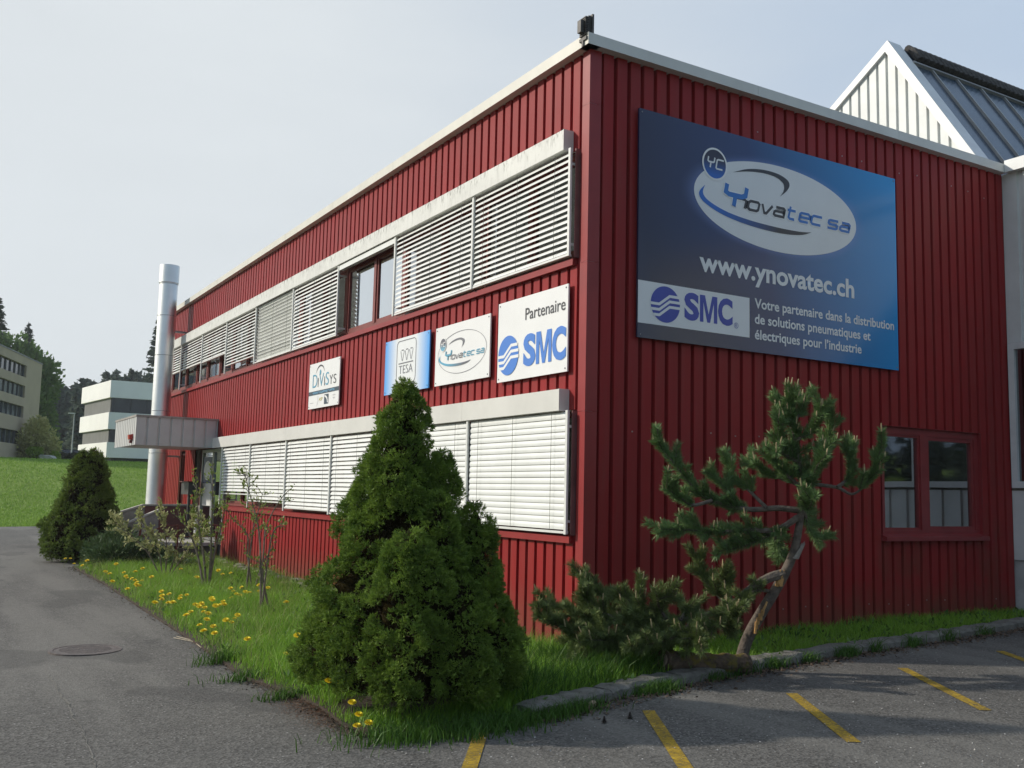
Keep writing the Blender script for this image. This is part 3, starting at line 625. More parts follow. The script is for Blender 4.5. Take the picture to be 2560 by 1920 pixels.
def crescent(F, outer, inner, m, parent, name, h):
    a_, b_ = cat(outer), cat(inner); mb = MB(); n = len(a_); mb.v = [tuple(F.p(*q, h)) for q in a_]+[tuple(F.p(*q, h)) for q in b_]
    mb.f = [(i, i+1, n+i+1, n+i) for i in range(n-1)]; mb.mi = [0]*(n-1); return mb.build(name, m, parent)
UO = [(-.83,.34),(-.58,.43),(-.3,.475),(-.03,.47),(.14,.42),(.18,.35),(.12,.26),(0,.17)]; UI = [(-.83,.34),(-.57,.4),(-.3,.43),(-.08,.42),(.05,.37),(.08,.31),(.06,.24),(0,.17)]
LOo = [(-1.3,.09),(-1.4,-.03),(-1.31,-.14),(-.98,-.25),(-.53,-.31),(-.03,-.325),(.37,-.29),(.59,-.22)]; LOi = [(-1.3,.09),(-1.335,-.02),(-1.23,-.11),(-.93,-.195),(-.53,-.24),(-.03,-.255),(.37,-.245),(.59,-.22)]
def logo(F, cu_, cv, s, parent, mb_blue, mb_dark, mb_disc, mb_ring, mb_arc, halo, thick, hh=.006):
    sc = lambda pts: [(cu_+a_*s, cv+b_*s) for a_, b_ in pts]
    crescent(F, sc(UO), sc(UI), mb_dark, parent, 'upper_swoosh', hh); crescent(F, sc(LOo), sc(LOi), mb_arc, parent, 'lower_swoosh', hh)
    ellipse(F, cu_-1.14*s, cv+.385*s, .21*s, .21*s, mb_ring, parent, 'badge_ring', hh+.001); ellipse(F, cu_-1.14*s, cv+.385*s, .185*s, .185*s, mb_disc, parent, 'badge', hh+.002)
    mb = MB(); techno(F, 'Y', cu_-1.27*s, cv+.345*s, .105*s, .068*s, .022*s, .2, hh+.003, mb); techno(F, 'C', cu_-1.125*s, cv+.33*s, .11*s, .068*s, .022*s, .2, hh+.0035, mb); mb.build('badge_letters', M_white if F is FL else M_bwhite, parent)
    for th, dh, who in (((thick+.026, 0, 'halo'),) if halo else ())+((thick, .0015, 'letters'),):
        a_ = MB(); b_ = MB(); h = hh+dh
        techno(F, 'Y', cu_-.985*s, cv-.07*s, .34*s, .135*s, (th+.03)*s, .22, h+.001, a_)
        u = -.815
        for i, ch in enumerate('novatec'):
            techno(F, ch, cu_+u*s, cv-.1*s, .182*s, .116*s, th*s, .3, h, b_ if ch in 'nova' and i < 4 else a_); u += .232
        for ch, u in (('s', .9), ('a', 1.14)): techno(F, ch, cu_+u*s, cv-.1*s, .18*s, .112*s, th*s, .3, h, a_)
        if who == 'halo':
            for q in a_.v: b_.v.append(q)
            nb = len(b_.v)-len(a_.v); b_.f += [tuple(i+nb for i in f_) for f_ in a_.f]; b_.mi += a_.mi; b_.build('letter_outline', halo, parent)
        else: a_.build('lettering', mb_blue, parent); b_.build('lettering', mb_dark, parent)
def wave_disc(F, cu_, cv, ru, rv, m, mw, parent, h=.006):
    ellipse(F, cu_, cv, ru, rv, m, parent, 'emblem_disc', h); mb = MB()
    for y0 in (-.02, -.32, -.62):
        xl = -1.04*math.sqrt(max(.05, 1-y0*y0)); y1 = y0+.5; xr = 1.04*math.sqrt(max(.05, 1-y1*y1))
        ribbon(mb, F, [(cu_+ru*a_, cv+rv*b_) for a_, b_ in ((xl, y0), (-.42, y0), (.28, y1), (xr, y1))], .15*rv, h+.0015)
    mb.build('emblem_stripes', mw, parent)
def smc(F, u0, u1, v0, v1, m, parent):
    w = u1-u0
    for ch_, a_, b_ in (('S', 0, .3), ('C', .69, 1)): text(ch_, F, u0+w*a_, u0+w*b_, v0-.006, v1+.006, m, parent, .005, bold=.045)
    M_ = [(0,0),(0,1),(.29,1),(.5,.3),(.71,1),(1,1),(1,0),(.8,0),(.8,.74),(.585,0),(.415,0),(.2,.74),(.2,0)]
    me = poly(F, [(u0+w*(.315+.36*a_), v0+(v1-v0)*b_) for a_, b_ in M_], m, parent, 'lettering', .005); bm = bmesh.new(); bm.from_mesh(me.data); bmesh.ops.triangulate(bm, faces=bm.faces); bm.to_mesh(me.data); bm.free()
def board(name, label, F, u0, u1, v0, v1, m, th=.02):
    c = F.p((u0+u1)/2, (v0+v1)/2); t = thing(name, label, 'sign', c)
    mb = MB(); mb.obox(c-F.n*th/2, F.u*(u1-u0)/2, F.v*(v1-v0)/2, F.n*th/2); mb.build('board', m, t)
    sc = MB(); 
    for a_ in (u0+.04, u1-.04):
        for b_ in (v0+.04, v1-.04): sc.obox(F.p(a_, b_, .003), F.u*.008, F.v*.008, F.n*.003)
    sc.build('screws', M_mgrey, t)
    return t
# big board on the short wall
def bb_b(t, out, b, mp):
    P = posxyz(t); d = mathn(t, 'ADD', mathn(t, 'MULTIPLY', P[0], .23), mathn(t, 'MULTIPLY', P[2], .05))
    c = mixc(t, ramp(t, d, .35, .8), (.018, .021, .055), (.022, .05, .16)); c = mixc(t, ramp(t, d, .8, 1.5), c, (.008, .3, .7))
    low = mathn(t, 'MULTIPLY', ramp(t, mathn(t, 'MULTIPLY', P[2], -1), -3.4, -2.4), ramp(t, mathn(t, 'MULTIPLY', P[0], -1), -3.6, -1.5)); c = mixc(t, mathn(t, 'MULTIPLY', low, .75), c, (.042, .046, .075))
    ex = mathn(t, 'DIVIDE', mathn(t, 'SUBTRACT', P[0], 3.03), 1.48); ez = mathn(t, 'DIVIDE', mathn(t, 'SUBTRACT', P[2], 3.98), .58)
    rr = mathn(t, 'SQRT', mathn(t, 'ADD', mathn(t, 'MULTIPLY', ex, ex), mathn(t, 'MULTIPLY', ez, ez))); gl = mathn(t, 'SUBTRACT', 1, ramp(t, rr, 1.0, 1.17))
    return mixc(t, mathn(t, 'MULTIPLY', mathn(t, 'MULTIPLY', gl, gl), .35), c, (.2, .28, .6))
M_bb = mat('billboard_print', (.02, .03, .1), .16, spec=.5, build=bb_b)
bb = board('billboard', 'large blue advertising board with white oval logo on the short red wall', FR, .69, 5.36, 2.04, 4.83, M_bb, .03)
ellipse(FR, 3.03, 3.98, 1.48, .58, M_bwhite, bb, 'oval', .003, seg=96)
M_bbl = mat('billboard_blue', (.02, .16, .5), .3, var=.02); M_bdk = mat('billboard_dark', (.028, .028, .034), .3, var=.02)
M_barc = gradmat('billboard_arc', 0, 1.9, 3.0, (.01, .13, .5), (.035, .036, .045)); M_bdisc = gradmat('billboard_badge', 2, 4.22, 4.42, (.01, .12, .48), (.02, .022, .05))
logo(FR, 3.03, 3.98, 1.0, bb, M_bbl, M_bdk, M_bdisc, mat('billboard_bright_white', (.8, .8, .8), .3, var=.02), M_barc, mat('letter_edge_white', (.8, .8, .8), .3, var=.02), .036)
text('www.ynovatec.ch', FR, 1.64, 4.45, 2.88, 3.22, M_bwhite, bb, .004, bold=.027)
poly(FR, [(.69, 2.215), (2.48, 2.215), (2.48, 2.725), (.69, 2.725)], M_bwhite, bb, 'white_panel', .003)
wave_disc(FR, 1.105, 2.475, .225, .22, M_navy, M_bwhite, bb); smc(FR, 1.4, 2.19, 2.33, 2.665, M_navy, bb)
ellipse(FR, 2.25, 2.345, .036, .036, M_navy, bb, 'mark_ring', .005, inner=.006); text('R', FR, 2.235, 2.266, 2.325, 2.366, M_navy, bb, .005)
for body, u1, z in (('Votre partenaire dans la distribution', 5.27, 2.6), ('de solutions pneumatiques et', 4.77, 2.4), ('\u00e9lectriques pour l\u2019industrie', 4.58, 2.2)): text(body, FR, 2.57, u1, z-.035, z+.135, M_bwhite, bb, .004, bold=.021)
# four signs on the long wall
sg = board('sign_board', 'white partner sign with blue disc emblem, nearest the building corner', FL, -1.9, -.29, 1.605, 2.64, M_white)
text('Partenaire', FL, -1.23, -.34, 2.335, 2.485, M_grey, sg, .004, bold=.006); M_sb = mat('sign_blue', (.06, .2, .6), .35, var=.02)
wave_disc(FL, -1.625, 1.935, .25, .255, M_sb, M_white, sg); smc(FL, -1.26, -.315, 1.755, 2.15, M_sb, sg)
sg = board('sign_board', 'white sign with thin grey oval and swoosh logo between two other signs', FL, -3.715, -2.115, 1.705, 2.555, M_white)
ellipse(FL, -2.91, 2.13, .715, .3, M_mgrey, sg, 'oval', .004, inner=.007)
logo(FL, -2.91, 2.1, .487, sg, M_teal, M_mgrey, gradmat('small_badge', 2, 2.22, 2.3, (.15, .4, .55), (.12, .12, .14)), M_white, gradmat('small_arc', 1, 2.85, 3.35, (.13, .13, .15), (.1, .36, .52)), None, .027)
M_tesa = mat('blue_edged_print', (.7, .74, .77), .35, build=lambda t, out, b, mp: mixc(t, ramp(t, mathn(t, 'ABSOLUTE', mathn(t, 'SUBTRACT', posxyz(t)[1], 4.725)), .33, .78), (.75, .77, .77), (.07, .34, .78)))
sg = board('sign_board', 'blue-edged white sign partly hidden behind the conifer top', FL, -5.53, -3.92, 1.705, 2.57, M_tesa)
mb = MB(); rr = []
for cx_, cz_, a0 in ((-4.46, 2.44, 0), (-4.99, 2.44, 90), (-4.99, 1.93, 180), (-4.46, 1.93, 270)):
    rr += [(cx_+.08*math.cos(R(a0+k*15)), cz_+.08*math.sin(R(a0+k*15))) for k in range(7)]
ribbon(mb, FL, rr+[rr[0]], .012, .004)
for i in range(3): u = -4.93+i*.16; ribbon(mb, FL, [(u, 2.36), (u+.055, 2.21), (u+.075, 2.21), (u+.13, 2.36)], .01, .0045); ribbon(mb, FL, [(u+.03, 2.372), (u+.105, 2.372)], .014, .0045)
ribbon(mb, FL, [(-5.0, 2.165), (-4.47, 2.165)], .016, .0045); mb.build('emblem', M_mgrey, sg)
text('TESA', FL, -4.98, -4.48, 2.0, 2.13, M_mgrey, sg, .004, bold=-.012); text('TECHNOLOGY', FL, -5.1, -4.4, 1.75, 1.84, M_mgrey, sg, .004, bold=.01, shear=.2)
sg = board('sign_board', 'white sign with teal lettering and dark stripe, farthest from the corner', FL, -9.13, -7.545, 1.7, 2.565, M_white)
x = -8.93
for ch, w_, h_, m_ in (('D', .25, .25, M_teal), ('I', .03, .17, M_grey), ('V', .24, .24, M_teal), ('I', .03, .17, M_grey), ('S', .17, .24, M_teal), ('Y', .17, .17, M_grey), ('S', .14, .17, M_grey)):
    text(ch, FL, x, x+w_, 2.1, 2.1+h_, m_, sg, .004, bold=-.005); x += w_+.035
crescent(FL, [(-8.78, 2.36), (-8.68, 2.47), (-8.53, 2.515), (-8.38, 2.47), (-8.3, 2.36)], [(-8.78, 2.36), (-8.67, 2.45), (-8.53, 2.485), (-8.39, 2.45), (-8.3, 2.36)], M_grey, sg, 'arc', .004)
ellipse(FL, -8.53, 2.37, .04, .05, M_teal, sg, 'dot', .004); poly(FL, [(-9.13, 1.955), (-7.545, 1.955), (-7.545, 2.03), (-9.13, 2.03)], M_slate, sg, 'stripe', .003)
text('VISION * LIGHTING * OPTIC', FL, -8.9, -7.75, 1.972, 2.013, M_lblue, sg, .005, bold=.01)
poly(FL, [(-8.27, 1.75), (-8.05, 1.75), (-8.05, 1.93), (-8.27, 1.93)], M_slate, sg, 'small_logo', .004); crescent(FL, [(-8.25, 1.92), (-8.12, 1.88), (-8.06, 1.77)], [(-8.25, 1.89), (-8.15, 1.85), (-8.1, 1.77)], M_white, sg, 'small_logo_arc', .005)
text('ASP', FL, -8.55, -8.36, 1.83, 1.89, M_yellow, sg, .004, shear=.2); mb = MB(); ribbon(mb, FL, [(-8.66, 1.74), (-8.6, 1.83), (-8.62, 1.93)], .01, .004); ribbon(mb, FL, [(-7.83, 1.84), (-7.72, 1.84)], .01, .004); ribbon(mb, FL, [(-7.85, 1.89), (-7.7, 1.89)], .008, .004); ribbon(mb, FL, [(-7.775, 1.81), (-7.775, 1.92)], .008, .0045); ribbon(mb, FL, [(-9.05, 1.81), (-8.85, 1.81)], .008, .004); mb.build('small_marks', M_lgrey, sg)
# ------------------------------------------------------------------ white hall behind and right
H = thing('white_hall', 'white ribbed hall with steep glazed sawtooth roof behind the red wall', 'building', (8.1, 1, -1.5))
M_wh = mat('white_ribbed_sheet', (.62, .64, .63), .5, var=.05, vs=2); M_wht = mat('white_trim', (.66, .67, .67), .45, var=.06, vs=3)
AP = (2.11, 8.52); sr = (8.52-5.9)/(2.11-.46); zl = lambda y: 8.52-(y-2.11)*.625; zr_ = lambda y: 8.52-(2.11-y)*sr
g = MB(); y = .15; d = .045; W_ = .2; xg = 8.12
def gtop(y): return min(zl(y), zr_(y)) if y > AP[0] else zr_(y)
pts = []
while y < 7.2:
    pts += [(y, 0), (y+.15, 0), (y+.156, d), (y+.2, d)]; y += .206
if True:
    pts = sorted(set(pts+[(AP[0], 0 if ((AP[0]-.15) % .206) < .15 else d)])); n = len(pts)
    for (y0, d0), (y1, d1) in zip(pts, pts[1:]): g.quad((xg+d1, y1, 5.3), (xg+d0, y0, 5.3), (xg+d0, y0, gtop(y0)-.05), (xg+d1, y1, gtop(y1)-.05))
g.build('gable_wall', M_wh, H)
tr = MB()
dR = Vector((0, .46-2.11, 5.9-8.52)).normalized(); dL = Vector((0, 1, -.625)).normalized()
def barge(d_, L_, w_, wx, dx=0):
    p = Vector((8.06+dx, AP[0], AP[1])); nrm = Vector((0, -d_.z, d_.y)) if d_.y < 0 else Vector((0, d_.z, -d_.y)); nrm = -nrm if nrm.z > 0 else nrm
    c = p+d_*L_/2+nrm*w_/2; tr.obox(c+Vector((wx/2, 0, 0)), (wx/2, 0, 0), d_*L_/2, nrm*w_/2)
barge(dR, 3.25, .15, .36); barge(dL, 6, .13, .3, .004); tr.build('barge_board', M_wht, H)
M_gl3 = mat('grey_blue_roof_glass', (.03, .06, .1), .2, var=.15, vs=1.5, spec=.5)
r = MB(); X1 = 24
r.quad((8.4, AP[0]-.02, AP[1]-.08), (8.4, .25, zr_(.25)-.06), (X1, .25, zr_(.25)-.06), (X1, AP[0]-.02, AP[1]-.08)); r.build('roof_glass', M_gl3, H)
r = MB(); r.quad((8.3, AP[0], AP[1]-.06), (X1, AP[0], AP[1]-.06), (X1, 9, zl(9)-.06), (8.3, 9, zl(9)-.06)); r.build('roof_slope', M_roof, H)
M_bar = mat('glazing_bar_metal', (.33, .33, .33), .5, .3, var=.1); nrm = Vector((0, dR.z, -dR.y)); nrm = nrm if nrm.y < 0 else -nrm
x = 8.92
while x < 22:
    m_ = MB(); m_.obox(Vector((x, AP[0], AP[1]-.06))+dR*1.9+nrm*.02, (.02, 0, 0), dR*1.45, nrm*.025); m_.build('glazing_bar', M_bar, H); x += .73
m_ = MB(); m_.obox(Vector((16, AP[0], AP[1]-.06))+dR*.47+nrm*.03, (7.6, 0, 0), dR*.025, nrm*.03); m_.build('top_bar', M_bar, H)
M_tile = mat('dark_ridge_tile', (.06, .055, .052), .9, var=.35, vs=12, bump=.6, bs=40)
m_ = MB(); x = 8.62; i = 0
while x < 22:
    P0 = Vector((x, AP[0], AP[1]-.01)); a_ = .105
    m_.tube([P0+dR*.0+nrm*.0, P0+dR*.2+nrm*.045, P0+dR*.42+nrm*.04], [.07, .085, .085], 8); x += .145
m_.build('ridge_tiles', M_tile, H)
wg = MB(); xw = 8.05
def clad_wing(mb, y0, y1, z0, z1, pt=.34):
    y = y1
    while y > y0:
        e = max(y0, y-pt); a_, b_, c_ = y-(y-e)*.7, y-(y-e)*.74, y-(y-e)*.96
        for (p, dp), (q, dq) in (((y, 0), (a_, 0)), ((a_, 0), (b_, .04)), ((b_, .04), (c_, .04)), ((c_, .04), (e, 0))): mb.quad((xw+dp, p, z0), (xw+dq, q, z0), (xw+dq, q, z1), (xw+dp, p, z1))
        y = e
clad_wing(wg, -9, -.0, 2.7, 5.42); wg.build('wing_wall', M_wh, H); wg = MB(); clad_wing(wg, -9, -.0, -.64, .41); wg.build('wing_parapet', M_wh, H)
MB().box((8.1, -9, -1.7), (8.3, .04, 5.4)).build('wing_core', M_inner, H); MB().box((8.08, -9, -1.75), (8.4, .04, -.645)).build('plinth', mat('plinth_concrete', (.42, .43, .42), .85, var=.12, vs=4), H)
MB().box((7.94, -9, 5.41), (8.4, -.115, 5.6)).build('wing_fascia', M_wht, H); MB().box((8.3, -9, 5.3), (22, .25, 5.42)).build('wing_roof', M_roof, H)
for y1 in (-.03, -3.03, -6.03):
    y0 = y1-2.94; w_ = MB(); frame_box(w_, y0, y1, .45, 2.69, .1, 8.0, 8.09); w_.box((8.01, (y0+y1)/2-.04, .55), (8.088, (y0+y1)/2+.04, 2.59)); w_ = w_.build('window', M_wht, H); MB().box((8.05, y0+.1, .55), (8.056, y1-.1, 2.59)).build('pane', M_glass2, w_)
# ------------------------------------------------------------------ far buildings
M_wc = mat('white_concrete', (.84, .83, .82), .7, var=.03, vs=.4); M_dg = mat('dark_facade_glass', (.03, .032, .034), .15, var=.3, vs=.6); M_gp = mat('grey_shutter', (.16, .16, .155), .6, var=.08, vs=1); M_lampwarm = mat('ceiling_lamp', (.7, .68, .5), .5, var=0)
Wb = thing('white_office_block', 'white banded three-storey office block beyond the meadow', 'building', (13, 118.4, 3))
wd = Vector((11.55-13, 132-118.4, 0)).normalized()
def wbox(z0, z1, inset, m, name, parent=Wb):
    A = Vector((13, 118.4, 0)); ux = Vector((1, 0, 0)); a0 = A+ux*inset+wd*inset; b = MB(); b.prism([a0+Vector((0, 0, z0)), a0+ux*(17-inset)+Vector((0, 0, z0)), a0+ux*(17-inset)+wd*(13.7-2*inset)+Vector((0, 0, z0)), a0+wd*(13.7-2*inset)+Vector((0, 0, z0))], (0, 0, z1-z0)); return b.build(name, m, parent)
for z0, z1 in ((3.35, 5.45), (7.95, 9.5)): pass
zs = [(3.45, 5.5), (7.45, 9.6), (10.7, 12.86)]
zz = [12.86, 10.75, 8.95, 6.9, 5.3, 3.45]
wbox(zz[1], zz[0], 0, M_wc, 'top_band'); wbox(zz[3], zz[2], 0, M_wc, 'middle_band'); wbox(zz[5], zz[4], 0, M_wc, 'lower_band')
w1 = wbox(zz[2], zz[1], .35, M_dg, 'window_band'); w2 = wbox(zz[4], zz[3], .35, M_dg, 'window_band'); wbox(2.4, zz[5], .8, mat('dark_plinth', (.05, .05, .05), .8), 'plinth')
for i in range(9): MB().box((13.6+i*1.9, 118.7, zz[2]+.02), (13.7+i*1.9, 118.74, zz[1]-.02)).build('mullion', mat('black_frame', (.015,)*3, .5), w1)
m_ = MB(); A = Vector((13, 118.4, 0))
for a_, b_ in ((3.0, 9.5),):
    for z0, z1, p in ((zz[2]+.03, zz[1]-.03, w1), (zz[4]+.03, zz[3]-.03, w2)):
        q = A+Vector((.3, 0, 0))+wd*.4; m_.prism([q+wd*.3+Vector((0, 0, z0)), q+wd*12.6+Vector((0, 0, z0)), q+wd*12.6+Vector((.04, 0, z0)), q+wd*.3+Vector((.04, 0, z0))], (0, 0, z1-z0))
m_.build('closed_shutters', M_gp, Wb)
for i in range(4): MB().box((14.1+i*1.9, 119.2, zz[1]-.35), (15.0+i*1.9, 119.5, zz[1]-.28)).build('ceiling_lamp', M_lampwarm, w1)
Tb = thing('tan_office_block', 'tan four-storey office block with dark window strips beyond the meadow', 'building', (2.65, 89.63, 2.5))
M_tan = mat('tan_render', (.42, .345, .25), .85, var=.05, vs=.5); M_tw = mat('strip_window_glass', (.05, .06, .065), .12, var=.3, vs=.5); M_tf = mat('bronze_frame', (.16, .17, .17), .5)
tu = Vector((2.65+1.57, 89.63-77.81, 0)).normalized(); tn = Vector((tu.y, -tu.x, 0)); T0 = Vector((-1.57, 77.81, 0))
rows = [(9.2, 10.22), (7.42, 8.47), (5.7, 6.68), (3.4, 4.52)]; UEND = 7.72; US = -14
b = MB(); zc = 2.2
for z0, z1 in ((2.2, 3.4), (4.52, 5.7), (6.68, 7.42), (8.47, 9.2), (10.22, 10.92)):
    p = T0+tu*US; q = T0+tu*UEND; b.prism([p+Vector((0, 0, z0)), q+Vector((0, 0, z0)), q-tn*9+Vector((0, 0, z0)), p-tn*9+Vector((0, 0, z0))], (0, 0, z1-z0))
p = T0+tu*UEND; q = T0+tu*12.55; b.prism([p+Vector((0, 0, 2.2)), q+Vector((0, 0, 2.2)), q-tn*9+Vector((0, 0, 2.2)), p-tn*9+Vector((0, 0, 2.2))], (0, 0, 8.72)); b.build('wall', M_tan, Tb)
p = T0+tu*US; q = T0+tu*12.6; m_ = MB(); m_.prism([p+tn*.05+Vector((0, 0, 10.921)), q+tn*.05+Vector((0, 0, 10.921)), q-tn*9+Vector((0, 0, 10.921)), p-tn*9+Vector((0, 0, 10.921))], (0, 0, .1)); m_.build('roof_edge', M_tf, Tb)
for z0, z1 in rows:
    p = T0+tu*US-tn*.25; q = T0+tu*UEND-tn*.25; w_ = MB(); w_.prism([p+Vector((0, 0, z0)), q+Vector((0, 0, z0)), q-tn*8+Vector((0, 0, z0)), p-tn*8+Vector((0, 0, z0))], (0, 0, z1-z0)); w_ = w_.build('window_strip', M_tw, Tb)
    m_ = MB(); u = UEND-.06
    while u > US:
        c = T0+tu*u-tn*.2; m_.obox(c+Vector((0, 0, (z0+z1)/2)), tu*.05, tn*.045, (0, 0, (z1-z0)/2-.004)); u -= 1.28
    m_.build('mullions', M_tf, w_)
# lamp posts
M_galv = mat('galvanised_steel', (.42, .44, .45), .5, .3, var=.08)
for (x, y, z0, z1), lab in (((6.85, 99.6, 3.3, 7.35), 'slim grey street lamp standing by the dark parked car'), ((-.35, 86.4, 2.0, 7.15), 'slim grey street lamp standing in front of the tan office block')):
    lp = thing('street_lamp', lab, 'street lamp', (x, y, z0), 'street lamps beyond the meadow')
    MB().tube([(x, y, z0), (x, y, z1-.1)], [.07, .045], 8).build('post', M_galv, lp); MB().box((x-.55, y-.12, z1-.1), (x+.08, y+.12, z1)).build('lamp_head', mat('pale_lamp_head', (.6, .62, .62), .4), lp)
# cars
M_tyre = mat('tyre_rubber', (.015,)*3, .8); M_rim = mat('wheel_rim', (.4,)*3, .35, .7); M_cg = mat('car_glass', (.012, .014, .016), .08, spec=.8); M_tail = mat('tail_light_red', (.5, .02, .01), .25)
def car(x, y, z, ang, m, label, L_=4.2, H_=1.5):
    t = thing('parked_car', label, 'car', (x, y, z)); ca, sa = math.cos(ang), math.sin(ang); u = Vector((ca, sa, 0)); v = Vector((-sa, ca, 0)); o = Vector((x, y, z))
    pr = [(-.5,.25),(-.5,.5),(-.49,.62),(-.45,.68),(-.38,.97),(-.33,1.0),(-.05,1.0),(.06,.95),(.2,.68),(.42,.6),(.49,.5),(.5,.25)]
    P = [(a_*L_, b_*H_) for a_, b_ in pr]; n = len(P); b = MB(); wv = lambda h: .84 if h < .7*H_ else .66
    ring = [[o+u*a_+Vector((0, 0, h))+v*s*wv(h) for a_, h in P] for s in (-1, 1)]
    b.add(ring[0]+ring[1], [tuple(range(n)), tuple(range(2*n-1, n-1, -1))]+[(i, n+i, n+(i+1) % n, (i+1) % n) for i in range(n)]); bo = b.build('body', m, t)
    for s in (-1, 1):
        g = MB(); k = .845*s; A_ = [(-.37,.72),(-.34,.93),(-.06,.93),(.03,.9),(.14,.72)]; g.add([o+u*a_*L_+Vector((0, 0, h*H_))+v*s*(.84-(h-.7)/.3*.19+.012) for a_, h in A_], [tuple(range(5)) if s < 0 else tuple(range(5))[::-1]]); g.build('side_window', M_cg, t)
        for a_ in (-.3, .31):
            c = o+u*a_*L_+v*s*.78+Vector((0, 0, .31)); w_ = MB(); w_.tube([c-v*.1, c+v*.1], .31, 18); w_ = w_.build('wheel', M_tyre, t); r_ = MB(); r_.tube([c+v*s*.09, c+v*s*.115], .2, 14); r_.build('rim', M_rim, w_)
        tl = MB(); tl.obox(o+u*(-.488*L_)+v*s*.7+Vector((0, 0, .58*H_)), u*.06, v*.1, (0, 0, .12)); tl.build('tail_light', M_tail, t)
    g = MB(); g.add([o+u*a_*L_+Vector((0, 0, h*H_))+v*w_ for a_, h, w_ in ((-.456,.71,-.7),(-.456,.71,.7),(-.392,.96,.58),(-.392,.96,-.58))], [(0, 1, 2, 3)]); g.build('rear_window', M_cg, t)
    g = MB(); g.add([o+u*a_*L_+Vector((0, 0, h*H_))+v*w_ for a_, h, w_ in ((.205,.7,-.7),(.205,.7,.7),(.07,.955,.58),(.07,.955,-.58))], [(3, 2, 1, 0)]); g.build('windscreen', M_cg, t)
car(2.9, 28.0, gz(2.9), -.35, mat('silver_car_paint', (.4, .41, .43), .25, .6, var=.03), 'silver car parked beyond the end of the red building', 4.3, 1.55)
car(7.5, 100.4, float(gh(np.array(7.5), np.array(100.4))), -.3, mat('black_car_paint', (.02, .02, .024), .2, .2, var=.03), 'dark car parked near the white office block', 4.2, 1.5)
